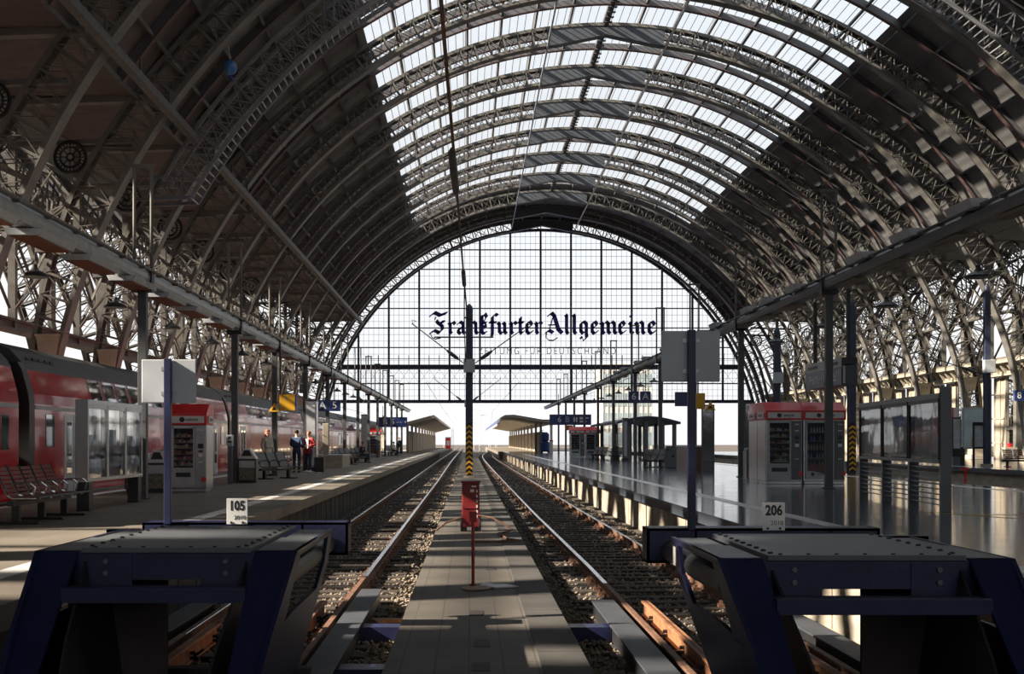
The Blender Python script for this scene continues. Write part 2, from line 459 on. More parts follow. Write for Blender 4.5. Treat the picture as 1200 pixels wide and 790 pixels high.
def shell(x0, root, red_side=None, simple=False, ys0=34, wide=0):
    D = 1.62
    m = MB()
    for s in (1, -1):
        SO = 22.4 if wide and s > 0 else SKIN_O  # left hall's valley raised to let the low sun pass
        if red_side == s:
            m.k = 0; skin_mesh(SKY_O*s, 21.5*s, D, YN, YW, m, x0=x0)
            m.k = 1; skin_mesh(21.5*s, SKIN_O*s, D, YN, YW, m, x0=x0)
        else:
            m.k = 0; skin_mesh((SKY_O+(wide if s > 0 else 0))*s, SO*s, D, YN, YW, m, x0=x0)
        zz = ell(t_at_off(SO, D), D)[1]
        a, b = sorted((x0+SO*s, x0+HALF*s))
        if wide and s > 0: m.box(x0+HALF-.2, x0+HALF, YN, YW, 16.9, zz)
        m.k = 1 if red_side == s else 0
        m.box(a, b, YN, YW, zz-.1, zz+.1)
    m.k = 0
    skin_mesh(SKY_O, -SKY_O, D, Y_SKY, YW, m, x0=x0, steps=28)
    skin_mesh(SKY_O, -SKY_O, D, YN, ys0, m, x0=x0, steps=28)  # opaque near cover, out of view, set to keep the foreground dark
    m.build('panels', [boards, boards_red], root)
    ts = arc_ts(t_at_off(SKIN_O, D), math.pi-t_at_off(SKIN_O, D), 2.45, D)
    m = MB()
    for t in (ts[::4] if simple else ts):
        p = ell(t, D); n = nrm(t)
        m.bar((x0+p[0]-n.x*.16, YN, p[1]-n.z*.16), (x0+p[0]-n.x*.16, YW, p[1]-n.z*.16), .14, .2 if simple else .32, (n.x, 0, n.z))
    m.build('purlins', purl, root)
    m = MB()
    yy = sorted(RIBS)
    for y in yy:
        for fr in (.35, .69):
            yb = y+9.6*fr
            if yb > YW-.5 or yb < (18 if not simple else YN+1): continue
            tt = [ts[0]+(ts[-1]-ts[0])*i/60 for i in range(61)]
            m.k = 0
            m.sweep([(x0+ell(t, D)[0], yb, ell(t, D)[1]) for t in tt], [nrm(t) for t in tt], .18, -.40, 0)
            m.k = 1
            m.sweep([(x0+ell(t, D)[0], yb, ell(t, D)[1]) for t in tt], [nrm(t) for t in tt], .36, -.45, -.40)
    m.build('minor_arches', [purl, redtrim if not simple else purl], root)
    # skylight: glass sheet and glazing bars
    m = MB()
    tt = [t_at_off((SKY_O+(wide if i < 20 else 0))*(1-i/20), D+.1) for i in range(41)]
    vs = []; fs = []
    for t in tt:
        p = ell(t, D+.1); vs += [(x0+p[0], ys0, p[1]), (x0+p[0], Y_SKY, p[1])]
    for i in range(len(tt)-1): fs.append((2*i, 2*i+1, 2*i+3, 2*i+2))
    m.add(vs, fs); m.build('glazing', gl_roof, root)
    m = MB()
    for t in arc_ts(t_at_off(SKY_O, D), math.pi-t_at_off(SKY_O, D), .55 if not simple else 2.2, D):
        p = ell(t, D+.05); n = nrm(t)
        m.bar((x0+p[0], ys0, p[1]), (x0+p[0], Y_SKY, p[1]), .035, .05, (n.x, 0, n.z))
    m.build('glazing_bars', purl, root)

ce = struct('ceiling', (XC, 0, 0)); shell(0, ce, -1)
for nm, x0 in (('ceiling_left', XC-2*HALF), ('ceiling_right', XC+2*HALF)):
    c = struct(nm, (x0, 0, 0)); shell(0, c, None, True, -1.5, 3.5 if nm == 'ceiling_left' else 0)  # left skylight shaped wider than the others so sun reaches the platform
    for k, y in enumerate(RIBS):
        if y < (60 if x0 > 0 else -40): continue
        for ch in kids(rib0):
            if ch.name.split('.')[0] in ('pedestal', 'capital_block', 'rosette', 'spandrel_strut'): continue
            o = ch.copy(); COL.objects.link(o); adopt(o, c); o.location = (0, y, 0)
# outer walls of the neighbouring halls, the wall behind, floors
m = MB()
xl = XC-3*HALF
m.box(xl-.4, xl, YN, YW, -1.2, 15.2); m.build('wall_left', beige)['kind'] = 'structure'
m = MB(); xr = XC+3*HALF
for k in range(-2, 18):                                 # outer wall with tall window openings
    y = -8+k*9.72
    m.box(xr, xr+.4, y, y+3.2, -1.2, 15.2)
m.box(xr, xr+.4, YN, YW, -1.2, 3.2); m.box(xr, xr+.4, YN, YW, 11.5, 15.2)
m.build('wall_right', beige)['kind'] = 'structure'
m = MB()                                            # near end wall: solid below, tall glazed arch above (behind the viewer)
m.box(xl, xr, YN-.4, YN, -1.2, 5.5); m.box(xl, XC-HALF, YN-.4, YN, 5.5, 31); m.box(XC+HALF, xr, YN-.4, YN, 5.5, 31)
for k in range(-6, 7): m.box(XC+4.4*k-.2, XC+4.4*k+.2, YN-.3, YN, 5.5, 30)
m.build('wall_back', conc_d)['kind'] = 'structure'
m = MB(); m.box(xl, xr, YN, 2.2, -1.1, -.01); m.build('floor', conc_d)['kind'] = 'structure'

# ------------------------------------------------------------------ glazed end wall
wr = struct('window_1', (XC, YW, 0))
def arch_z(o, a=RA, b=RB): 
    return ZC+b*math.sqrt(max(0, 1-(o/a)**2))
ZB, ZT = 6.55, 11.05
NAVYF = iron_navy
m = MB()
tt = [t_at_off(RA*.999)]+[0]*0
ts = [math.asin((ZB-ZC)/RB)+(math.pi-2*math.asin((ZB-ZC)/RB))*i/60 for i in range(61)]
pts = [ell(t) for t in ts]
m.add([(p[0], .12, p[1]) for p in pts], [tuple(range(len(pts)))])
m.build('pane', gl_wall, wr)
m = MB()
for k in range(-7, 8):
    o = 3.96*k
    zt = arch_z(o)
    if zt > ZB+.5: m.box(o-.13, o+.13, -.14, .1, ZB, zt)
z = ZB
for k in range(1, 9):
    z = ZT+2.55*k
    if z < ZC+RB-.3:
        o = RA*math.sqrt(max(0, 1-((z-ZC)/RB)**2)); m.box(-o, o, -.1, .08, z-.07, z+.07)
o = RA*math.sqrt(1-((8.9-ZC)/RB)**2); m.box(-o, o, -.08, .08, 8.9-.08, 8.9+.08)
o = RA*math.sqrt(1-((ZT-ZC)/RB)**2); m.box(-o, o, -.9, .3, ZT-.32, ZT+.28)
o = RA*math.sqrt(1-((ZB-ZC)/RB)**2); m.box(-o, o, -.3, .3, ZB-.2, ZB+.22)
m.build('frame', NAVYF, wr)
m = MB()
for k in range(-44, 45):
    o = .66*k
    if k % 6 == 0: continue
    zt = arch_z(o)
    if zt > ZB+.4: m.box(o-.016, o+.016, .04, .08, ZB, zt)
for k in range(1, 27):
    z = ZT+.85*k
    if k % 3 and z < ZC+RB-.2:
        o = RA*math.sqrt(max(0, 1-((z-ZC)/RB)**2)); m.box(-o, o, .02, .1, z-.016, z+.016)
for z in (7.3, 8.1, 9.6, 10.3):
    o = RA*math.sqrt(1-((z-ZC)/RB)**2); m.box(-o, o, .02, .1, z-.016, z+.016)
m.build('glazing_bars', purl, wr)
m = MB()                                            # walkway railing and crossed lattice below it
o = 27.2
for k in range(-21, 22):
    x = 1.32*k; m.box(x-.05, x+.05, -.75, -.65, ZT+.28, ZT+(1.5 if k % 3 else 1.75))
m.box(-o, o, -.74, -.66, ZT+1.0, ZT+1.08)
for k in range(-20, 20):
    x = 1.32*k
    m.bar((x, -.1, 8.9), (x+1.32, -.1, ZT-.3), .03, .05, (0, 1, 0)); m.bar((x, -.1, ZT-.3), (x+1.32, -.1, 8.9), .03, .05, (0, 1, 0))
m.build('walkway_railing', NAVYF, wr)
m = MB()                                            # arch truss round the glazing
ts = arc_ts(math.asin((1.0-ZC)/RB), math.pi-math.asin((1.0-ZC)/RB), 1.7)
pin = [(ell(t)[0], -.3, ell(t)[1]) for t in ts]; nn = [nrm(t) for t in ts]
pou = [tuple(Vector(p)+n*1.25) for p, n in zip(pin, nn)]
m.sweep(pin, nn, .6, -.16, .16); m.sweep(pou, nn, .6, -.1, .35)
for a in range(len(ts)-1):
    m.bar(pin[a], pou[a], .12, .12); m.bar(pin[a], pou[a+1], .1, .1, (0, 1, 0))
m.build('arch_truss', iron_navy, wr)

# ------------------------------------------------------------------ long roof members
m = MB()
for o in (-4.0, 4.0): m.bar((o, 19, arch_z(o, RA, RBR)-.12), (o, 160, arch_z(o, RA, RBR)-.12), .11, .14)
m.build('trim_1', steel)['kind'] = 'structure'; bpy.data.objects['trim_1'].location = (XC, 0, 0)
m = MB()
m.bar((0, 16, 29.6), (0, 146, 29.6), .3, .04)
for y in range(17, 146, 1): m.bar((-.3, y, 29.52), (.3, y, 29.52), .25, .05)
o = m.build('trim_2', purl); o['kind'] = 'structure'; o.location = (XC, 0, 0)
m = MB(); m.box(-22.85, -22.5, 21, 62.5, 15.9, 16.25); m.box(-22.85, -22.5, 66.5, 160, 15.9, 16.25)
for y in range(22, 160, 5): m.box(-22.72, -22.63, y, y+.08, 16.25, 16.9)
o = m.build('trim_3', iron_d); o['kind'] = 'structure'; o.location = (XC, 0, 0)
# frieze girders on the hall boundaries
for k, s in enumerate((-1, 1)):
    m = MB(); x = HALF*s
    if s < 0:
        m.box(x-.3, x+.3, 15, YW, 6.3, 6.45); m.box(x-.05, x+.05, 15, YW, 6.45, 6.8); m.box(x-.3, x+.3, 15, YW, 6.8, 6.9)
        o = m.build('trim_4', iron); o['kind'] = 'structure'; o.location = (XC, 0, 0); continue
    m.box(x-.45, x+.45, 15, YW, 6.15, 6.45); m.box(x-.5, x+.5, 15, YW, 7.15, 7.35); m.box(x-.05, x+.05, 15, YW, 6.45, 7.15)
    y = 16
    while y < YW-1:
        m.prism([(x-1.1*s, 7.15), (x-.4*s, 6.2), (x-.1*s, 6.2), (x-.1*s, 7.15)], 'y', y, y+.30); y += 1.2
    m.box(min(x-1.15*s, x-1.0*s), max(x-1.15*s, x-1.0*s), 15, YW, 7.0, 7.4)
    o = m.build('trim_%d' % (4+k), cream); o['kind'] = 'structure'; o.location = (XC, 0, 0)
# fan-headed columns half way between the arches
fan0 = None
for s, nm, y0 in ((-1, 'left', 40), (1, 'right', 80)):
    ys = [y-4.8 for y in RIBS if y-4.8 > y0]
    for j, y in enumerate(ys[::-1]):
        lab = 'iron column with fan of struts on the %s side, %s from the end wall' % (nm, ordi(j))
        if fan0 is None:
            fan0 = thing('fan_column', lab, 'column', (XC+HALF*s, y, 0), 0, 'fan-headed columns between the halls')
            m = MB(); m.box(-.32, .32, -.32, .32, 7.35, 10.6); m.box(-.26, .26, -.26, .26, 0, 6.15); m.box(-.45, .45, -.45, .45, 10.6, 10.9); m.box(-.5, .5, -.5, .5, 0, .6)
            m.build('post', iron, fan0, .02)
            m = MB()
            for a in range(0, 181, 15):
                an = math.radians(a); m.bar((0, .4*math.cos(an), 10.9+.4*math.sin(an)), (0, 4.2*math.cos(an), 10.9+3.6*math.sin(an)), .09, .08)
            for R in (1.5, 2.6): m.path([(0, R*1.15*math.cos(i*math.pi/16), 10.9+R*math.sin(i*math.pi/16)) for i in range(17)], .05, 5)
            m.path([(0, 4.2*math.cos(i*math.pi/16), 10.9+3.6*math.sin(i*math.pi/16)) for i in range(17)], .08, 5)
            m.box(-.12, .12, -4.5, 4.5, 10.75, 10.95)
            m.build('fan', iron, fan0)
            m = MB()
            for q in (-1, 1):
                m.bar((0, .3*q, 7.4), (0, 4.4*q, 10.7), .08, .12, (1, 0, 0)); m.bar((0, 4.4*q, 7.4), (0, .3*q, 10.6), .08, .12, (1, 0, 0))
            m.build('cross_brace', iron, fan0)
        else: dup(fan0, (XC+HALF*s, y, 0), None, lab)
# cream infill panels under the right-hand frieze, with windows
m = MB()
for y in RIBS:
    if y < 70: continue
    m.box(XC+HALF+.1, XC+HALF+.3, y-2.6, y-.6, 0, 6.1); m.box(XC+HALF+.1, XC+HALF+.3, y+.6, y+2.6, 0, 6.1)
    for q in (-2.6, -1.6, -.6, .5, 1.5, 2.5): m.box(XC+HALF+.02, XC+HALF+.1, y+q, y+q+.1, 0, 6.1)
    for z in (1.2, 3.0, 4.8): m.box(XC+HALF+.04, XC+HALF+.1, y-2.6, y+2.6, z, z+.09)
m.build('trim_6', cream)['kind'] = 'structure'
m = MB()
for y in RIBS:
    if y < 70: continue
    for q in range(11): m.box(XC+HALF+.15, XC+HALF+.2, y+2.6+.42*q, y+2.63+.42*q, 2.4, 6.1)
    for z in (2.4, 3.2, 4.0, 4.8, 5.6): m.box(XC+HALF+.15, XC+HALF+.2, y+2.6, y+7, z, z+.04)
    m.box(XC+HALF+.05, XC+HALF+.3, y+2.6, y+7, 2.2, 2.4)
m.build('trim_7', iron)['kind'] = 'structure'

# ------------------------------------------------------------------ travelling inspection gantry under the roof
GY = 63.0
g = thing('inspection_gantry', 'grey lattice inspection bridge curving under the roof with ladder rungs', 'gantry', (XC, GY, 0))
ts = arc_ts(math.asin((14.2-ZC)/RB), math.pi-math.asin((14.2-ZC)/RB), 1.0)
for y, nm in ((-.75, 'front_truss'), (.75, 'rear_truss')):
    m = MB(); nn = [nrm(t) for t in ts]
    lo_ = [(ell(t, -1.95)[0], y, ell(t, -1.95)[1]) for t in ts]; hi_ = [(ell(t, -.35)[0], y, ell(t, -.35)[1]) for t in ts]
    m.sweep(lo_, nn, .1, -.1, .1); m.sweep(hi_, nn, .1, -.08, .08)
    for a in range(len(ts)-1):
        m.bar(lo_[a], hi_[a], .05, .07); m.bar(lo_[a], hi_[a+1], .04, .06, (0, 1, 0)); m.bar(hi_[a], lo_[a+1], .04, .06, (0, 1, 0))
    m.build(nm, gantry_m, g)
m = MB()
for t in arc_ts(ts[0], ts[-1], .42):
    p = ell(t, -2.0); m.bar((p[0], -.75, p[1]), (p[0], .75, p[1]), .05, .05)
m.build('ladder_rungs', steel, g)
m = MB()
for s in (1, -1):
    p = ell(ts[0], -1.9); x = p[0]*s
    m.bar((x, -.75, p[1]), (x+2.6*s, -.75, p[1]-.1), .1, .16); m.bar((x, .75, p[1]), (x+2.6*s, .75, p[1]-.1), .1, .16)
    for q in range(4):
        xx = x+(.2+.7*q)*s
        m.bar((xx, -.75, p[1]), (xx+.6*s, -.75, p[1]+1.0), .05, .06); m.bar((xx, -.75, p[1]+1.0), (xx+.6*s, -.75, p[1]), .05, .06)
    m.bar((x, -.75, p[1]+1.0), (x+2.6*s, -.75, p[1]+1.0), .08, .1)
    for o in (-15.9, 19.7):
        if (o > 0) == (s > 0):
            z = arch_z(o)-2.0; m.bar((o, -.8, z), (o, -.8, z+3.6), .22, .1); m.bar((o+.5*s, -.8, z+.2), (o+.5*s, -.8, z+3.4), .12, .1)
m.build('end_platform', greyp, g)
m = MB()
for t in ts[::6]:
    p = ell(t, -.35); q = ell(t, 1.7)
    for y in (-.75, .75): m.bar((p[0], y, p[1]), (q[0], y, q[1]), .05, .05)
m.build('hanger', greyp, g)
b = thing('balloon', 'small blue balloon caught under the dark left roof', 'balloon', (-11.2, 60, 18.55))
m = MB(); m.ball((0, 0, .33), (.31, .31, .36), 16, 10); m.build('body', mat('balloon_blue', (.05, .16, .42), .35, 0, .1, 3), b, smooth=True)
m = MB(); m.path([(0, 0, -.03), (.06, 0, -.18), (.12, .02, -.32)], [.03, .06, .05], 8); m.build('neck', navy, b)
m = MB(); m.path([(0, 0, .68), (-.05, 0, 1.1), (-.2, 0, 1.7)], .012, 5); m.build('string', white, b)
# ------------------------------------------------------------------ ground, platforms
def platform(name, x0, x1, y0, y1, top, side, line_xs, lw=.30):
    r = struct(name)
    m = MB()
    m.k = 0; m.box(x0, x1, y0, y1, -.22, 0)
    m.k = 1; m.box(x0+.14, x1-.14, y0+.05, y1, -1.2, -.22)
    y = y0+1.2
    while y < min(y1, 170):                        # joints between the wall panels
        for xa in (x0+.125, x1-.135): m.box(xa, xa+.01, y, y+.02, -1.0, -.24)
        y += 1.2
    m.build('slab', [top, side], r)
    m = MB()
    for x in line_xs: m.box(x-lw/2, x+lw/2, y0+.3, y1, 0, .004)
    m.build('white_line', line_w, r)
    return r
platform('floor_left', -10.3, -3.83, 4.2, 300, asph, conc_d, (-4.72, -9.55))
_fr = platform('floor_right', 4.4, 15.6, 5.2, 172, shiny, conc, (5.78, 14.7))
m = MB(); m.bar((8.75, 24.3, .002), (9.5, 22.2, .002), .05, .004); m.bar((9.1, 23.4, .002), (15.4, 23.4, .002), .04, .004); m.build('yellow_line', line_y, _fr)
platform('floor_far_right', 25.5, XC+HALF+6, 5, 170, shiny, conc, (26.6,))
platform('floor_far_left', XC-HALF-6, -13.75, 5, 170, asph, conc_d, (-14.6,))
m = MB(); m.box(-200, 260, -60, 900, -1.3, -1.02); o = m.build('ground', gravel); o['kind'] = 'structure'
m = MB(); m.box(XC+HALF+6, XC+3*HALF, 2.2, 170, -1.1, 0); m.box(XC-3*HALF, XC-HALF-6, 2.2, 170, -1.1, -.02); m.box(4.0, 30, 172, 320, -1.1, -.05)
m.build('floor_outer', asph)['kind'] = 'structure'
# pier between the two tracks
PX0, PX1, PZ = -.74, 1.06, -.62
r = struct('path')
m = MB(); m.box(PX0, PX1, 2, 150, -1.1, PZ); m.build('paving', pav, r)
m = MB()
y = 6.0
while y < 60: m.box(.63, PX1-.01, y, y+1.45, PZ, PZ+.012); y += 1.47
for y, x in ((10.9, .02), (12.2, .04), (14.4, .0), (19.5, .25), (8.9, .2)): m.box(x, x+.16, y, y+.42, PZ, PZ+.006)
m.build('trench_cover', conc_d, r)

# ------------------------------------------------------------------ tracks
YK = [0, 25, 70, 131, 170, 250, 330, 500]
def cl(y): return float(np.interp(y, YK, [-2.38, -2.38, -2.44, -2.66, -2.74, -2.8, -2.9, -3.0]))
def cr(y): return float(np.interp(y, [0, 22, 38, 68, 100, 120, 150, 176, 200, 225, 244, 280, 325, 500], [2.78, 2.77, 2.65, 2.57, 2.5, 2.48, 2.46, 2.55, 2.85, 3.4, 4.05, 5.3, 6.6, 12]))
RZ0, RZ1 = -.91, -.76
def rail_mesh(cf, dx, y0, y1, y_shine):
    m = MB(); ys = []; y = y0
    while y < y1: ys.append(y); y += 3.0 if y < 120 else 8
    if y_shine: ys = sorted(ys+[y_shine])
    prof = [(-.07, RZ0), (.07, RZ0), (.07, RZ0+.012), (.012, RZ0+.03), (.012, RZ1-.04), (.036, RZ1-.03), (.036, RZ1-.006), (.03, RZ1), (-.03, RZ1), (-.036, RZ1-.006), (-.036, RZ1-.03), (-.012, RZ1-.04), (-.012, RZ0+.03), (-.07, RZ0+.012)]
    n = len(prof); vs = []
    for y in ys: vs += [(cf(y)+dx+p[0], y, p[1]) for p in prof]
    b = len(m.v); m.v += vs
    for i in range(len(ys)-1):
        for k in range(n):
            a = i*n+k; c = i*n+(k+1) % n
            m.f.append((a, c, c+n, a+n)); m.m.append(1 if k in (6, 7, 8) and ys[i] >= y_shine else 0)
    m.f.append(tuple(range(n))); m.m.append(0)
    return m
# also clips beside the rail
for nm, cf, dx, ysh, lab in (('left', cl, -.75, 14, 'running rail nearest the left platform, polished on top'), ('left', cl, .75, 20, 'rail on the left side of the paved pier, rusty near the blue buffer'),
                             ('right', cr, -.75, 19, 'rail on the right side of the paved pier, bending away in the distance'), ('right', cr, .75, 14, 'running rail nearest the right platform wall')):
    t = thing('rail', lab, 'rail', (0, 0, 0), 0, 'running rails of the two tracks')
    rail_mesh(cf, dx, 6.5, 420, ysh).build('steel_rail', [rust, railtop], t)
    m = MB(); y = 8.3
    while y < 70:
        x = cf(y)+dx
        for q in (-.1, .1):
            m.box(x+q-.045, x+q+.045, y-.06, y+.06, RZ0-.01, RZ0+.045); m.box(x+q-.02, x+q+.02, y-.02, y+.02, RZ0+.04, RZ0+.09)
        y += .65
    m.build('rail_clips', rust, t)['kind'] = 'stuff'
SL = None
for nm, cf in (('left', cl), ('right', cr)):
    for k in range(140):
        y = 8.3+.65*k
        lab = 'timber sleeper under the rails of the %s track' % nm
        if SL is None:
            m = MB(); m.box(-1.3, 1.3, -.125, .125, -1.06, -.915); SL = m.build('sleeper', timber, None, .012)
            SL.location = (cf(y), y, 0); tag(SL, lab, 'sleeper', 'sleepers of the left track')
        else:
            c = SL.copy(); COL.objects.link(c); c.location = (cf(y)+random.uniform(-.02, .02), y, random.uniform(-.01, .012)); c.rotation_euler = (0, 0, random.uniform(-.012, .012))
            c['label'] = lab; c['group'] = 'sleepers of the %s track' % nm
m = MB(); y = 8.3+.65*140
while y < 330:
    for cf in (cl, cr): m.box(cf(y)-1.3, cf(y)+1.3, y-.125, y+.125, -1.06, -.92)
    y += .65
tag(m.build('distant_sleepers', timber), 'far timber sleepers merging toward the end of the hall', 'sleepers', None, 'stuff')
# loose ballast stones
def stones(name, label, regions, seed):
    rg = np.random.default_rng(seed)
    base = np.array([(0, 0, 1), (1, 0, .1), (.1, 1, -.1), (-1, .1, .1), (0, -1, 0), (0, 0, -1)], float)
    fc = np.array([(0, 1, 2), (0, 2, 3), (0, 3, 4), (0, 4, 1), (5, 2, 1), (5, 3, 2), (5, 4, 3), (5, 1, 4)])
    V = []; Fc = []; nv = 0
    for cf, x0, x1, y0, y1, z, n in regions:
        u = rg.random(n); y = 1/(1/y0+(1/y1-1/y0)*u)              # denser near the camera
        x = rg.uniform(x0, x1, n)+np.array([cf(a) for a in y]) if cf else rg.uniform(x0, x1, n)
        s = rg.uniform(.016, .036, n)*np.clip(1+(y-20)/60, 1, 2)
        a = rg.uniform(0, 6.283, n); ca, sa = np.cos(a), np.sin(a)
        jit = base[None]*rg.uniform(.65, 1.3, (n, 6, 1))*s[:, None, None]
        X = jit[..., 0]*ca[:, None]-jit[..., 1]*sa[:, None]; Y = jit[..., 0]*sa[:, None]+jit[..., 1]*ca[:, None]; Z = jit[..., 2]*.75
        # the crib between sleepers is full, the sleeper tops are clear
        ph = ((y-8.3)/.65) % 1; on = (ph < .24) | (ph > .76)
        zz = z+rg.uniform(-.02, .035, n)-on*.03
        P = np.stack([X+x[:, None], Y+y[:, None], Z+zz[:, None]], -1).reshape(-1, 3)
        V.append(P); Fc.append((fc[None]+(np.arange(n)*6)[:, None, None]).reshape(-1, 3)+nv); nv += n*6
    V = np.concatenate(V); Fc = np.concatenate(Fc)
    me = bpy.data.meshes.new(name); me.vertices.add(len(V)); me.vertices.foreach_set('co', V.ravel())
    me.loops.add(Fc.size); me.loops.foreach_set('vertex_index', Fc.ravel()); me.polygons.add(len(Fc))
    me.polygons.foreach_set('loop_start', np.arange(0, Fc.size, 3)); me.polygons.foreach_set('loop_total', np.full(len(Fc), 3))
    me.update(calc_edges=True); me.validate(); me.materials.append(stone_a)
    o = bpy.data.objects.new(name, me); COL.objects.link(o)
    tag(o, label, 'ballast', None, 'stuff')
stones('ballast', 'loose crushed stone ballast lying between the sleepers', [
    (cl, -1.4, 1.6, 8, 60, -.955, 26000), (cr, -1.7, 1.5, 8, 60, -.955, 26000), (cl, -1.4, 1.6, 55, 120, -.95, 3500), (cr, -1.7, 1.5, 55, 120, -.95, 3500)], 3)
def bx_rail(name, label, x, y0, y1, mt, z=RZ1+.04):
    t = thing(name, label, 'rail', (x, y0, 0), 0, 'check rails beside the buffers')
    m = MB(); m.box(-.05, .05, 0, y1-y0, RZ0, RZ0+.02); m.box(-.012, .012, 0, y1-y0, RZ0+.02, z); m.box(-.05, .05, 0, y1-y0, z-.03, z)
    m.build('flange_rail', mt, t, .006)
    m = MB()
    k = .5
    while k < y1-y0: m.box(-.1, .1, k, k+.06, RZ0, RZ0+.05); m.tube((-.06, k+.03, RZ0+.08), (.06, k+.03, RZ0+.08), .02); m.tube((.05, k+.03, RZ0+.05), (.16, k-.05, RZ0+.13), .014); k += 1.15
    m.build('bolts', steel_d, t)
bx_rail('check_rail', 'rusty orange check rail inside the right track beside buffer 206', cr(12)-.50, 9.5, 16.6, rust_o)
bx_rail('check_rail', 'short rusty check rail inside the left track in front of buffer 105', cl(12)+.49, 9.5, 16.6, rust_o)
bx_rail('check_rail', 'rusty check rail under the middle of buffer 206', cr(12)+.50, 8, 14.5, rust_o)
bx_rail('check_rail', 'rusty check rail under the middle of buffer 105', cl(12)-.49, 8, 14.5, rust_o)
def plank(label, x0, x1, y0, y1, z=-.72):
    t = thing('guide_plank', label, 'guide plank', ((x0+x1)/2, y0, 0), 0, 'flat steel guide planks of the buffers')
    w = (x1-x0)/2
    m = MB(); m.box(-w, w, 0, y1-y0, z-.02, z); m.build('top_flange', plank_m, t, .004)
    m = MB(); m.box(-w+.03, -w+.045, 0, y1-y0, z-.2, z-.02); m.box(w-.045, w-.03, 0, y1-y0, z-.2, z-.02); m.build('web', steel_d, t)
plank('grey steel guide plank between the left track and the pier', -1.51, -1.22, 7, 17.9)
plank('grey steel guide plank between the pier and the right track', 1.58, 1.88, 7, 16.7)
plank('grey guide plank under buffer 105 on the platform side', cl(9)-.75-.43, cl(9)-.75-.13, 7, 16.5)
plank('grey guide plank under buffer 206 on the platform side', cr(9)+.75+.13, cr(9)+.75+.43, 7, 16.0)
for lab, x0, x1, y in (('dark blue cross beam from the left guide plank to the pier, farther one', -1.3, PX0, 14.6), ('dark blue cross beam from the left guide plank to the pier, nearer one', -1.3, PX0, 11.9),
                       ('dark blue cross beam from the pier to the right guide plank', PX1, 1.65, 14.6)):
    m = MB(); m.prism([(y, -.95), (y+.3, -.95), (y+.3, -.93), (y+.03, -.93), (y+.03, -.80), (y+.3, -.80), (y+.3, -.78), (y, -.78)], 'x', x0, x1)
    tag(m.build('cross_beam', blue), lab, 'beam', 'cross beams beside the pier')
m = MB(); m.bar((-1.13, 15.75, -.86), (-.83, 14.75, -.9), .10, .03); m.bar((-1.2, 15.8, -.87), (-.80, 15.8, -.87), .09, .05)
tag(m.build('steel_offcut', rust_o), 'rust coloured steel offcut lying beside the left guide plank', 'steel offcut')

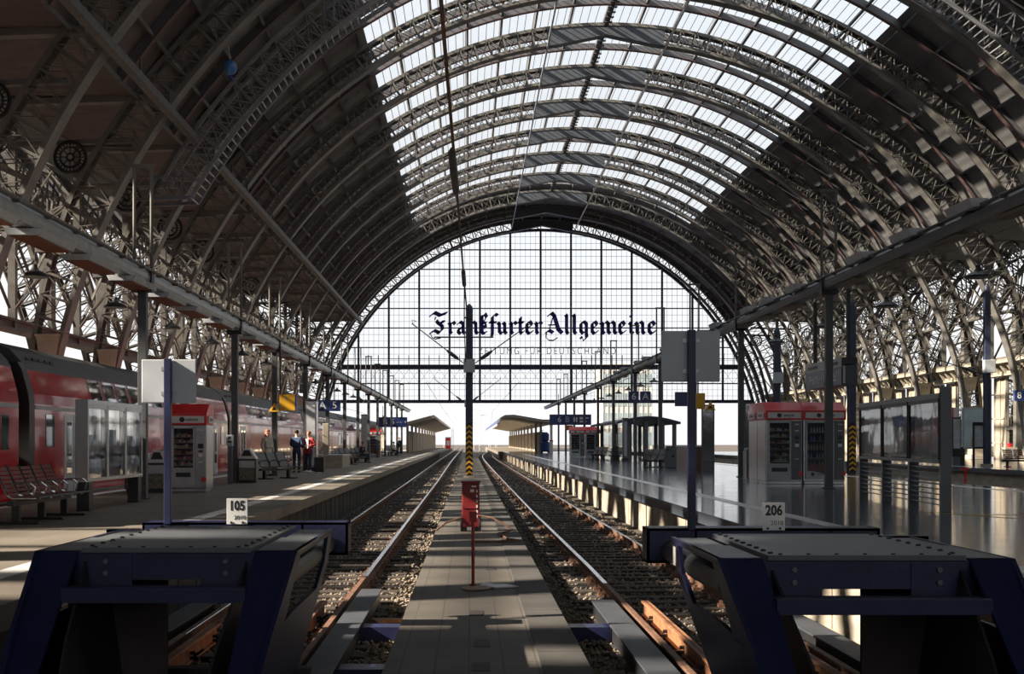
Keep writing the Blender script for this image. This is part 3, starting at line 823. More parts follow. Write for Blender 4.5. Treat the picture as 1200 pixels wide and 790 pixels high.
# ------------------------------------------------------------------ buffer stops
def buffer_stop(label, cx, yn, yf, yb, num, W, pole_x, board, ledge):
    t = thing('buffer_stop', label, 'buffer stop', (cx, yn, 0), 0, 'blue buffer stops at the track ends')
    ZT_, w = .50, W/2
    D = yf-yn; B = yb-yn
    def legpoly(s, x0, x1): return None
    for s in (-1, 1):                                # tapered sloping leg with its side plate
        m = MB()
        xo, xi = w*s, (w-.33)*s
        xob, xib = (w-.20)*s, (w-.37)*s
        zt, zb, yb_ = ZT_, -.9, -1.80
        vs = [(xo, 0, zt), (xi, 0, zt), (xib, yb_, zb), (xob, yb_, zb), (xo, .05, zt), (xi, .05, zt), (xib, yb_+.05, zb), (xob, yb_+.05, zb)]
        m.add(vs, [(0, 1, 2, 3), (7, 6, 5, 4), (0, 4, 5, 1), (1, 5, 6, 2), (2, 6, 7, 3), (3, 7, 4, 0)])
        m.build('leg', blue, t)
        m = MB()
        m.box(min(xo, xi), max(xo, xi), 0, D*.55, ZT_-.02, ZT_); m.box(min(xo, xi)+.02, max(xo, xi)-.02, D*.55, D, ZT_-.05, ZT_-.01)
        m.build('side_member', greyp, t, .004)
        m = MB()                                     # side plate, open round the damper
        x0, x1 = sorted((xo, xo-.035*s))
        m.prism([(D-.32, ZT_), (D, ZT_), (D, .18), (D-.5, -.02), (D-.32, .2)], 'x', x0, x1)
        m.prism([(0, ZT_), (D-.3, ZT_), (D-.3, ZT_-.05), (.06, ZT_-.05)], 'x', x0, x1)
        m.prism([(-.82, -.05), (.2, .0), (D-.7, .0), (D-.35, .2), (D, .18), (D-1.3, -.62), (D-1.45, -.9), (-1.78, -.9)], 'x', x0, x1)
        m.prism([(0, ZT_), (.22, ZT_-.05), (-.2, -.05), (-.82, -.05)], 'x', x0, x1)
        lean = lambda m: setattr(m, 'v', [(px-s*.143*(ZT_-pz), py, pz) for px, py, pz in m.v])
        lean(m); m.build('side_plate', blue, t)
        m = MB(); xa, xb = sorted((xo-.37*s, xo-.39*s)); m.prism([(.02, ZT_-.06), (D-.02, ZT_-.06), (D-.02, .1), (D-1.2, -.65), (D-1.4, -.9), (-1.6, -.9), (-.75, -.1)], 'x', xa, xb); lean(m); m.build('shade_plate', steel_d, t)  # dark sheet added to stop see-through and make the recess look shaded
        m = MB()
        cxx = xo-.17*s
        m.tube((cxx, .25, .28), (cxx, D-.35, .28), .115, 16); m.tube((cxx, D-.35, .28), (cxx, B-.02, .28), .10, 16)
        m.build('damper_cylinder', steel_d, t, smooth=False)
    m = MB(); x0 = -w+.36
    m.box(x0, w-.36, -.02, D, ZT_-.015, ZT_+.025)
    m.build('deck_plate', greyp, t, .004)
    m = MB()
    for k in range(9):
        y = .12+(D-.25)*k/8
        for x in (x0+.05, w-.41): m.lathe([(.02, 0), (.02, .012), (.008, .016)], (x, y, ZT_+.025), 8)
    for k in range(7): m.lathe([(.015, 0), (.015, .01)], (x0+.1+k*(w-.36-x0-.2)/6, .03, ZT_+.025), 8)
    m.build('deck_bolts', black, t)
    m = MB(); m.box(-w+.3, w-.3, 0, .05, .28, ZT_-.015); m.box(-w+.3, w-.3, .05, .28, ZT_-.05, ZT_-.02)
    m.box(-w+.3, -w+.75, -.01, 0, .23, .47); m.box(w-.75, w-.3, -.01, 0, .23, .47)
    m.build('upper_cross_beam', blue, t)
    m = MB(); m.box(-w+.33, w-.33, -.42, -.34, .15, .255); m.box(-w+.33, w-.33, -.34, -.18, .235, .255); m.build('lower_cross_beam', blue, t)
    m = MB()
    for x in (-w+.55, w-.55):
        for z in (.33, .42): m.tube((x, -.03, z), (x, .01, z), .02, 8)
    m.build('beam_bolts', greyp, t)
    m = MB(); xa = .12 if num == '206' else -w+.1
    m.prism([(xa, -.9), (xa+.8, -.9), (xa+.8, .22), (xa, .22)], 'y', .5, .54); m.box(-w+.05, w-.05, 1.1, 1.25, -.9, -.6)
    m.build('rear_plate', mat('oxide_plate_'+num, (.05, .035, .032), .8, 0, .3, 3), t)
    m = MB()                                         # cross head that faces the trains
    m.box(-w-.06, w+.06, B, B+.03, .16, ZT_); m.box(-w-.06, w+.06, B, B+.34, ZT_-.03, ZT_+.0); m.box(-w-.06, w+.06, B, B+.34, .16, .19); m.box(-w-.06, w+.06, B+.15, B+.19, .16, ZT_)
    for x in (-w-.06, w+.03, -w+.4, w-.43): m.box(x, x+.03, B, B+.34, .16, ZT_)
    m.build('cross_head', blue, t, .004)
    for s in (-1, 1):
        m = MB(); m.lathe([(.02, 0), (.10, .0), (.10, .3), (.15, .34), (.165, .38), (.14, .42), (.05, .44)], (0, 0, 0), 18)
        m.v = [(a+.87*s, B+.34+c, b+.30) for a, b, c in m.v]
        m.build('buffer_disc', steel_d, t, smooth=False)
    if ledge:
        m = MB(); a, b = sorted(ledge); m.box(a, b, B-.5, B-.36, ZT_-.09, ZT_-.04); m.box(a, b, B-.5, B-.48, ZT_-.13, ZT_-.04); m.build('side_ledge', blue, t)
    # number plate standing on the cross head
    px = board
    m = MB(); m.box(px-.108, px+.108, B-.02, B-.012, ZT_-.02, ZT_+.25); p = m.build('number_plate', white, t, .003)
    text('plate_number', num, .135, black, p, (px, B-.022, ZT_+.17), 0, .001, .0045, .82)
    text('plate_year', '2010', .062, greyp, p, (px+.03, B-.022, ZT_+.05), 0, .001)
    m = MB(); m.box(px-.07, px-.05, B-.03, B-.02, ZT_-.01, ZT_+.01); m.box(px+.05, px+.07, B-.03, B-.02, ZT_-.01, ZT_+.01); m.build('plate_bolts', black, p)
    # signal board on its pole
    bt = thing('signal_board', 'blue pole with blank grey board backs, standing on buffer ' + num, 'sign', (cx+pole_x, yb, ZT_), 0, 'blank board backs on the buffers')
    top = 2.42 if num == '206' else 2.20
    m = MB(); m.box(-.036, .036, -.045, .025, -.02, top-ZT_); m.build('pole', blue, bt, .006)
    hb, wb = (.50, .57) if num == '206' else (.46, .57)
    m = MB(); m.box(-wb/2, wb/2, .03, .05, top-ZT_-hb, top-ZT_-.005); m.build('board', greyl, bt, .012)
    m = MB(); m.box(-.08, .08, .02, .03, top-ZT_-hb+.08, top-ZT_-hb+.12); m.box(-.08, .08, .02, .03, top-ZT_-.12, top-ZT_-.08); m.build('bracket', steel, bt)
    return t
bl = buffer_stop('big blue steel buffer stop with number plate 105 on the left track', -2.33, 9.84, 12.35, 13.3, '105', 2.02, -.80, -.08, (-1.30, -1.0))
br_ = buffer_stop('big blue steel buffer stop with number plate 206 on the right track', 2.85, 9.19, 11.3, 12.4, '206', 2.14, -.70, .095, (1.0, 1.42))
m = MB(); m.box(-1.078, -1.072, 1.83, 1.95, .27, .43); m.build('type_plate', white, br_)

# ------------------------------------------------------------------ things on the pier
t = thing('hydrant_cabinet', 'red cabinet with rubber hose standing on the paved pier', 'cabinet', (.03, 28, PZ))
m = MB(); m.box(-.19, .19, -.15, .15, .1, 1.08); m.box(-.21, .21, -.17, .17, 1.06, 1.10); m.build('cabinet_body', red_d, t, .01)
m = MB(); m.box(-.17, .17, -.165, -.15, .5, 1.04); m.build('door', red_d, t, .004)
m = MB(); m.box(.02, .12, -.172, -.165, .97, 1.0); m.box(-.01, .07, -.172, -.165, .86, .92); m.build('sticker', white, t)
m = MB()
for k in range(6): m.box(.12, .15, -.175, -.165, .3+.11*k, .36+.11*k)
m.build('vent_slot', white, t)
m = MB(); m.box(-.2, -.08, -.12, .12, 0, .12); m.box(.08, .2, -.12, .12, 0, .12)
for s in (-1, 1): m.ring((.2*s, -.05, .17), .15, .025, 'x', 16, 6)
m.build('foot', black, t)
h = MB()
h.path([(.2, 27.85, PZ+.35), (.5, 27.8, PZ+.3), (.95, 27.7, PZ+.05), (.8, 27.4, PZ+.03), (.62, 26.9, PZ+.03), (.68, 26.2, PZ+.03), (.75, 25.4, PZ+.03), (1.0, 24.9, PZ+.03), (.6, 24.7, PZ+.03), (.05, 24.7, PZ+.03)], .022, 7)
h.path([(-.17, 27.85, PZ+.3), (-.5, 27.8, PZ+.2), (-.72, 27.7, PZ+.03)], .022, 7)
tag(h.build('hose', rust), 'reddish hose snaking across the pier beside the red cabinet', 'hose')
t = thing('red_post', 'thin red post standing on the pier in front of the red cabinet', 'post', (.05, 17.2, PZ))
m = MB(); m.tube((0, 0, 0), (0, 0, 1.0), .022, 10); m.build('shaft', red_d, t)
m = MB(); m.box(-.05, .05, -.03, .03, .88, 1.02); m.lathe([(.06, 0), (.06, .03), (.03, .05)], (0, 0, 0), 12); m.build('fitting', red_d, t, .005)
for lab, pts in (('flattened brown cardboard lying at the foot of the red post', [(-.12, 17.0), (.0, 16.75), (.22, 16.8), (.36, 17.15), (.1, 17.2), (-.02, 17.25)]), ('pale torn cardboard lying right of the red post', [(.14, 17.25), (.34, 17.0), (.66, 17.15), (.5, 17.45), (.33, 17.4), (.2, 17.6)])):
    m = MB(); m.prism(pts, 'z', PZ+.004, PZ+.02); n = len(pts)
    m.v = [(a, b, c+.006*math.sin(a*9)+.004) for a, b, c in m.v]
    tag(m.build('cardboard', brown_c if 'brown' in lab else paper), lab, 'cardboard')

# ------------------------------------------------------------------ catenary masts
def chevrons(m, w, z0, z1, yf):
    n = max(3, int((z1-z0)/.27)); h = (z1-z0)/n
    for k in range(n):
        z = z0+k*h
        m.prism([(-w/2, z), (0, z+.14), (w/2, z), (w/2, z+.11), (0, z+.25), (-w/2, z+.11)], 'y', yf-.012, yf-.004)
def mast(label, x, y, zb, zt, chev, arms, box=True, w=.38):
    t = thing('catenary_mast', label, 'mast', (x, y, zb), 0, 'catenary masts')
    m = MB(); q = w/2
    m.box(-q, q, -q, -q+.03, 0, zt-zb); m.box(-q, q, q-.03, q, 0, zt-zb); m.box(-q*.75, q*.75, -q+.03, q-.03, 0, zt-zb)
    m.lathe([(q, 0), (q*1.05, .08), (q*.9, .25), (q*.4, .38), (.02, .42)], (0, 0, zt-zb), 12)
    m.build('shaft', iron_navy, t)
    m = MB(); m.box(-q-.1, q+.1, -q-.1, q+.1, -.4, .12); m.build('footing', conc, t, .02)
    if chev:
        m = MB(); m.box(-q, q, -q-.004, -q, chev[0]-zb, chev[1]-zb); m.build('marker_panel', black, t)
        m = MB(); chevrons(m, w*.96, chev[0]-zb+.05, chev[1]-zb-.1, -q); m.build('chevrons', yellow, t)
    if box:
        m = MB(); m.box(-.31, .29, -q-.32, -q-.02, 5.05-zb, 5.75-zb); m.build('weight_box', greyl, t, .02)
    for (x1, z1), (x2, z2) in arms:
        m = MB(); a = Vector((x1, -.1, z1-zb)); b = Vector((x2, -.1, z2-zb)); m.tube(a, b, .028, 6)
        m.build('stay_arm', iron_navy, t)
        m = MB(); d = (b-a).normalized(); m.path([a+d*.35, a+d*.5, a+d*.9, a+d*1.15], [.05, .10, .10, .05], 8)
        m.path([b-d*.1, b+Vector((.0, 0, .18)), b+Vector((.25 if x2 < 0 else -.05, 0, .12))], .02, 5)
        m.build('insulator', iron_d, t)
    return t
M1 = mast('tall dark mast with yellow and black chevrons behind the red cabinet on the pier', 0.0, 69, PZ, 8.35, (PZ+.1, 2.35), [((-.3, 5.55), (-3.1, 7.7)), ((.3, 5.55), (3.3, 7.7))])
m = MB(); m.tube((-1.9, -.2, 6.95-PZ), (1.3, -.2, 6.95-PZ), .04, 6); m.tube((-.3, -.2, 8.0-PZ), (.1, -.2, 8.0-PZ), .05, 6); m.build('cross_tube', iron_navy, M1)
mast('distant mast on the pier line, partly hidden behind the chevron mast', -.22, 138, PZ, 8.0, None, [((-.3, 5.5), (-3.6, 8.1)), ((.3, 5.5), (3.6, 8.1))])
mast('dark mast with chevrons right of the pair of vending machines', 20.6, 69, -.9, 8.6, (-.3, 2.35), [], False)
mast('dark mast above the pair of vending machines with a small grey box', 19.7, 82, -.9, 8.2, None, [])
mast('mast at the far right with a small grey box below the girder', 28.1, 69.5, 0, 9.5, None, [((-.3, 5.0), (-4, 6.2))], True, .30)
# contact wires and the feed line over the pier
def wire(label, pts, r, mt=iron_d, extra=None, nm='overhead_wire'):
    t = thing(nm, label, 'wire', pts[0]); m = MB(); m.path(pts, r, 6); m.build('cable', mt, t, world=True)
    for a, b, rr in (extra or []):
        m = MB(); a = Vector(a); b = Vector(b); d = b-a
        m.path([a, a+d*.08, a+d*.5, a+d*.92, b], [rr*.3, rr, rr*1.05, rr, rr*.3], 10); m.build('insulator', iron_d, t, world=True)
    return t
wire('brown feed cable with insulators running up over the pier', [(-.48, 17.5, 8.45), (-.38, 31, 8.38), (-.25, 52, 8.3), (-.1, 68.8, 8.0)], .04, rust, [((-.43, 30.8, 8.39), (-.37, 36.3, 8.36), .10), ((-.25, 52, 8.3), (-.22, 57, 8.26), .09)])
wire('thin wire sloping from the feed cable down to the mast box', [(-.22, 57, 8.2), (-.25, 62, 7.0), (-.2, 68.6, 5.6)], .03)
wire('contact wire above the left track', [(cl(70)+.1, 69, 4.55), (cl(130), 138, 4.55), (cl(250), 250, 4.55)], .012)
wire('contact wire above the right track', [(cr(70)+.1, 69, 4.55), (cr(130), 138, 4.55), (cr(250), 250, 4.55)], .012)
wire('contact wire over the red train roof', [(-12.2, 20, 4.62), (-12.2, 150, 4.62)], .018, rust)
# ------------------------------------------------------------------ double-deck train
# cross-section of one side (local x from the axis, z above the platform)
CS = [(1.34, -.55), (1.39, -.2), (1.39, 2.25), (1.36, 2.5), (1.20, 3.08), (1.10, 3.25), (.80, 3.58), (.40, 3.76), (0, 3.82)]
def side_x(z): return float(np.interp(z, [c[1] for c in CS], [c[0] for c in CS]))
def coach(label, y0, L, kind):
    t = thing('train_coach', label, 'train', (-11.9, y0, 0), 0, 'coaches of the red double-deck train')
    full = CS+[(-x, z) for x, z in CS[::-1][1:]]
    red_i = [p for p in full if p[1] <= 3.26]
    m = MB(); m.prism([p for p in full if p[1] <= 3.1], 'y', .35, L-.35); m.build('body', red_t, t)
    m = MB(); m.prism([p for p in full if p[1] >= 3.08], 'y', .30, L-.30)
    for k in range(5): m.box(1.0, 1.04, .8+k*.45, 1.0+k*.45, 3.36, 3.42)
    m.build('roof', train_roof, t)
    m = MB()
    for s in (1, -1):
        x = 1.392*s; a, b = sorted((x, x+.006*s)); m.box(a, b, .4, L-.4, 2.12, 2.22); m.box(a, b, .4, L-.4, -.18, .02)
    m.build('grey_stripe', train_grey, t)
    m = MB(); m.box(-1.2, 1.2, 1.0, L-1.0, -.75, -.5)
    for y in (2.6, L-2.6):
        for q in (-1.2, 1.2):
            for s in (-1, 1): m.tube((.72*s, y+q, -.42), (.85*s, y+q, -.42), .42, 20)
    m.build('bogies', black, t)
    m = MB(); m.prism([p for p in full if p[1] >= -.3 and p[1] < 3.3], 'y', -.02, .36); m.build('gangway', black, t)
    # upper deck windows follow the inward curve of the wall
    n = int((L-10.2)/1.42)
    for k in range(n):
        y = 5.1+k*1.42
        m = MB(); q = .012
        m.prism([(side_x(2.50)+q, 2.50), (side_x(3.06)+q, 3.06), (side_x(3.06)-.02, 3.06), (side_x(2.50)-.02, 2.50)], 'y', y, y+1.12)
        o = m.build('upper_window', tglass, t, .004)
        m = MB()
        for ya in (y-.03, y+1.12): m.prism([(side_x(2.47)+.016, 2.47), (side_x(3.09)+.016, 3.09), (side_x(3.09), 3.09), (side_x(2.47), 2.47)], 'y', ya, ya+.03)
        m.build('window_frame', train_grey, o)
        if 5.0 < y < L-6.6:
            m = MB(); m.box(1.385, 1.398, y, y+1.12, .28, .95); m.build('lower_window', tglass, t, .01)
    for yd in (2.6, L-4.1):                          # white double doors
        m = MB(); m.box(1.38, 1.402, yd, yd+1.5, -.1, 2.05); d = m.build('door', train_door, t, .006)
        m = MB()
        for a in (.18, .86): m.box(1.40, 1.408, yd+a, yd+a+.42, .45, 1.85)
        m.build('door_window', tglass, d, .01)
        m = MB(); m.box(1.40, 1.406, yd+.735, yd+.765, -.1, 2.05); m.build('door_seal', black, d)
    m = MB(); m.box(1.385, 1.402, 1.15, 1.8, 1.2, 2.02); m.build('end_window', tglass, t, .05)
    m = MB(); m.box(1.385, 1.402, L-1.9, L-1.3, 1.2, 2.0); m.build('end_window', tglass, t, .05)
    if kind == 'cab':
        m = MB(); m.box(1.385, 1.41, L-1.75, L-.85, -.1, 2.1); d = m.build('crew_door', red_t, t, .01)
        m = MB(); m.box(1.405, 1.42, L-1.55, L-1.05, 1.15, 1.95); m.build('door_window', tglass, d, .06)
        m = MB(); m.box(1.385, 1.40, .5, L-.4, -.5, -.2); m.build('skirt', train_grey, t)
    return t
coach('end of the red train coach cut off by the left picture edge', 18.8, 11.4, 'cab')
y = 30.6
for k in range(5):
    coach('red double-deck train coach, %s counting from the gap at the left edge' % ordi(k), y, 25.4, 'mid'); y += 25.5

# ------------------------------------------------------------------ platform poles, trays, lamps
P_L = [29.8, 41.5, 50, 59.3, 68.6, 78, 87.3, 96.6, 106, 115.5, 125, 134.5, 144]
P_R = [36.5, 48.3, 58.3, 68.7, 79, 91, 102, 114, 125, 136, 147]
XL_, XR_ = -7.6, 10.25
def pole(label, x, y, zt, top, chev=False, grp=''):
    t = thing('platform_pole', label, 'pole', (x, y, 0), 0, grp)
    m = MB(); m.box(-.10, .10, -.10, .10, 0, zt-.05); m.box(-.15, .15, -.15, .15, 0, .03); m.build('lower_post', pole_m, t, .008)
    m = MB(); m.box(-.24, .24, -.16, .16, zt-.10, zt+.02); m.box(-.24, -.16, -.12, .12, zt, zt+.42); m.box(.16, .24, -.12, .12, zt, zt+.42); m.build('clamp', steel_d, t)
    for s in (-1, 1):
        m = MB(); m.tube((.2*s, 0, zt+.3), (.2*s, 0, top), .04, 8); m.build('hanger_rod', iron, t)
    m = MB(); m.box(-.26, .26, -.04, .04, top-.04, top+.04); m.build('top_bar', iron, t)
    return t
def row(n, k, side): return 'grey platform pole with twin hanger rods, %s in the %s row from the camera' % (ordi(k), side)
for k, y in enumerate(P_L): pole(row(0, k, 'left'), XL_, y, 4.92, 7.75, grp='left platform poles')
for k, y in enumerate(P_R): pole(row(0, k, 'right'), XR_, y, 5.62, 8.5, grp='right platform poles')
def tray(label, x, y0, y1, z, out, ys):
    t = thing('cable_tray', label, 'tray', (x, y0, z)); L_ = y1-y0
    m = MB(); m.prism([(-.16, 0), (.16, 0), (.20, .10), (.20, .22), (.12, .32), (-.12, .32), (-.20, .22), (-.20, .10)], 'y', 0, L_); m.build('beam', greyp if out > 0 else steel, t)
    m = MB(); m.box(-.14, .14, 0, L_, .32, .36); m.tube((.26, 0, .3), (.26, L_, .3), .035, 6); m.tube((-.26, 0, .3), (-.26, L_, .3), .03, 6)
    k = 0
    while k < L_: m.box(-.3, .3, k, k+.08, .24, .29); k += 1.6
    m.build('conduits', iron, t)
    for k, y in enumerate(ys):
        m = MB(); a = y-y0
        if out > 0: m.prism([(-.5, .42), (-.12, .42), (-.08, .30), (-.42, .24)], 'y', a, a+1.3)
        else: m.prism([(-.28, -.14), (.24, -.14), (.3, -.02), (-.34, -.02)], 'y', a, a+2.0)
        f = m.build('light_fixture', greyl, t, .01)
        m = MB()
        if out > 0: m.prism([(-.2, -.05), (.2, -.05), (.14, -.09), (-.14, -.09)], 'y', a+1.5, a+3.2)
        else: m.box(-.24, .2, a+.05, a+1.95, -.16, -.14)
        m.build('diffuser', mat('fixture_underside_%d_%d' % (k, out), (.30, .12, .07) if out < 0 else (.30, .24, .17), .6, 0, .15, 2), f)
    return t
tray('long grey cable and light tray above the left platform', XL_, 16, 160, 5.0, -1, [18.8, 21.8, 24.8, 28, 31.2, 34.4, 38, 44, 47, 53, 62, 71])
tray('long grey cable and light tray above the right platform', XR_, 16, 172, 5.68, 1, [18, 21.5, 25, 28.5, 32, 38.5, 42, 45, 51, 54.5, 61, 64.5, 71.5, 75, 82, 86])
def lamp(label, x, y, z, zw, grp):
    t = thing('hanging_lamp', label, 'lamp', (x, y, z), 0, grp)
    m = MB(); m.lathe([(.36, -.05), (.35, 0), (.24, .07), (.12, .12), (.07, .2), (.06, .28)], (0, 0, 0), 16); m.build('lamp_shade', black, t)
    m = MB(); m.tube((0, 0, .28), (0, 0, zw-z), .012, 5); m.build('cable', iron_d, t)
    return t
nl = 0
for side, x, z, ys in (('left', -11.0, 5.55, [32.4+7.4*k for k in range(15)]), ('right', 13.4, 5.7, [33.7+7.4*k for k in range(16)])):
    for k, y in enumerate(ys): lamp('dark hanging lamp over the %s platform, %s in its row from the camera' % (side, ordi(k)), x, y, z, z+.95, 'hanging lamps %s' % side)
    wire('thin span wire carrying the hanging lamps of the %s platform' % side, [(x, 24, z+.95), (x, 160, z+.95)], .018, nm='span_wire')

# ------------------------------------------------------------------ vending machines
def vending(t, w, d, kind, hb=1.86):
    """front at y=0 facing -y, x from 0 to w"""
    gw = w*.70 if kind != 'drink' else w*.74
    m = MB(); m.box(0, w, .06, d, .10, hb); m.box(.02, w-.02, .04, d-.02, 0, .10); m.build('cabinet_body', stain, t, .012)
    m = MB(); x0, x1 = .06, gw; z0 = .62 if kind != 'drink' else .2
    for a, b, c, e in ((x0, x1, hb-.1, hb-.02), (x0, x1, z0-.04, z0+.03), (x0, x0+.06, z0, hb-.05), (x1-.06, x1, z0, hb-.05)): m.box(a, b, .0, .06, c, e)
    if kind != 'drink': m.box(x0, x1, .01, .06, .13, z0-.03)
    fr = m.build('door_frame', stain if kind == 'old' else greyl, t, .008)
    m = MB(); m.box(x0+.06, x1-.06, .05, .055, z0+.03, hb-.1); m.build('back_panel', black, t)
    m = MB(); nr = 6
    zz = [z0+.09+(hb-.30-z0)*k/(nr-.3) for k in range(nr)]
    for z in zz: m.box(x0+.06, x1-.06, .02, .05, z-.012, z)
    m.build('shelves', steel, t)
    cols = [(.5, .4, .3), (.45, .1, .05), (.5, .45, .2), (.6, .6, .58), (.12, .15, .4), (.3, .18, .1)]
    m = MB(); rr = random.Random(int(w*100)); mats = [mat('snack_%s_%d' % (t.name, i), c if kind != 'drink' else ((.55, .58, .6), (.15, .2, .5), (.5, .35, .3), (.25, .3, .5), (.3, .32, .2), (.5, .5, .55))[i], .4, 0, .3, 30) for i, c in enumerate(cols)]
    for j, z in enumerate(zz):
        n = 9 if kind == 'drink' else 8
        for k in range(n):
            if rr.random() < .12: continue
            x = x0+.10+(x1-x0-.2)*k/(n-1); m.k = rr.randrange(6) if kind != 'drink' else [0, 4, 3, 2, 1, 0][j]
            if kind == 'drink':
                m.lathe([(.026, 0), (.026, .11), (.012, .15), (.012, .18)], (x, .035, z), 8)
            else:
                h = rr.uniform(.05, .11); m.box(x-.028, x+.028, .025, .045, z, z+h)
    o = m.build('goods', mats, t); o['kind'] = 'stuff'
    m = MB(); m.box(x0+.06, x1-.06, .008, .014, z0+.03, hb-.1); m.build('glass_front', gl_vend, t)
    m = MB(); m.box(gw+.01, w-.03, .0, .06, .14, hb-.03); cp = m.build('control_panel', stain if kind == 'old' else greyp, t, .006)
    m = MB(); c = (gw+w)/2
    for z, h in ((hb-.16, .03), (hb-.36, .03), (hb-.85, .10), (.78, .025)): m.box(c-.06, c+.06, -.012, 0, z, z+h)
    m.build('slot_plate', white, cp)
    m = MB(); m.box(c-.07, c+.07, -.01, 0, hb-.62, hb-.50); m.box(c-.05, c+.05, -.012, 0, hb-.72, hb-.67); m.build('coin_slot', black, cp)
    m = MB(); m.tube((w-.06, -.012, .34), (w-.06, .0, .34), .07, 20); m.build('round_sticker', red, cp)
    if kind != 'drink':
        m = MB(); m.box(x0+.12, x1-.12, 0, .012, .40, .52); m.build('delivery_flap', steel_d, t)
    else:
        m = MB(); m.box(x0+.06, x1-.06, .002, .008, .2, .62); p = m.build('lower_panel', mat('maroon_panel', (.09, .012, .015), .3), t)
        m = MB(); n = 14
        m.prism([(x0+.06, .2)]+[(x0+.06+(x1-x0-.12)*k/n, .2+.22*math.cos(k/n*1.45)) for k in range(n+1)], 'y', -.002, .002); m.build('curved_band', greyl, p)
        m = MB(); m.tube((x0+.22, -.006, .32), (x0+.22, -.002, .32), .06, 20); m.build('round_logo', black, p)
        text('logo_name', 'selecta', .085, greyp, p, (x0+.48, -.006, .32), 0, .001, .002)
    # red canopy: upright fascia with logo strip, then a sloping roof
    m = MB(); hf = hb+.30
    m.prism([(-.03, hb), (-.03, hf), (.02, hf), (.34, hb+.56), (d, hb+.56), (d, hb)], 'x', -.02, w+.02)
    rf = m.build('red_canopy', red, t, .015)
    m = MB(); m.box(.05, w-.05, -.04, -.028, hb+.05, hb+.23); s = m.build('logo_strip', white, rf, .004)
    m = MB(); m.tube((w*.36, -.048, hb+.14), (w*.36, -.040, hb+.14), .07, 22); m.build('round_logo', black, s)
    m = MB(); m.prism([(w*.36+.05*math.cos(a), hb+.14+.05*math.sin(a)) for a in [math.radians(20+q*16) for q in range(6)]], 'y', -.053, -.047); m.build('logo_swoosh', red, s)
    text('logo_name', 'selecta', .12, steel_d, s, (w*.62, -.045, hb+.14), 0, .001, .002)
    for xx, rz in ((-.035, -math.pi/2), (w+.035, math.pi/2)):
        m = MB(); q = .012 if rz > 0 else -.012
        a, b = sorted((xx, xx+q)); m.box(a, b, .15, d-.2, hb+.05, hb+.23); s2 = m.build('side_logo_strip', white, rf)
        m = MB(); a = xx+q*1.2; m.tube((a-.003, d*.35, hb+.14), (a+.003, d*.35, hb+.14), .06, 16); m.box(a-.003, a+.003, d*.45, d*.7, hb+.10, hb+.17); m.build('logo_mark', steel_d, s2)
    return t
v = thing('vending_machine', 'red-topped steel snack machine standing alone on the left platform', 'vending machine', (-7.93, 33.8, 0)); vending(v, .98, .92, 'old', 1.78)
v = thing('vending_machine', 'snack machine with dark window and flap, left one of the red-topped pair', 'vending machine', (9.27, 40, 0)); vending(v, 1.14, 1.2, 'snack', 2.02)
v = thing('vending_machine', 'drinks machine with rows of bottles, right one of the red-topped pair', 'vending machine', (10.45, 40, 0)); vending(v, 1.3, 1.2, 'drink', 2.02)
v = thing('vending_machine', 'steel machine back to back behind the snack machine, only its flank showing', 'vending machine', (10.41, 42.5, 0), math.pi); vending(v, 1.14, 1.26, 'snack', 2.02)
v = thing('vending_machine', 'small distant red-topped machine on the left platform below the B 5 sign', 'vending machine', (-8.45, 107.2, 0)); vending(v, 1.0, .95, 'drink', 1.9)
v = thing('vending_machine', 'distant red-topped snack machine left of its twin under the 6 B sign', 'vending machine', (8.35, 106, 0)); vending(v, 1.2, 1.1, 'snack', 2.0)
v = thing('vending_machine', 'distant red-topped machine right of its twin under the 6 B sign', 'vending machine', (9.6, 106, 0)); vending(v, 1.2, 1.1, 'snack', 2.0)

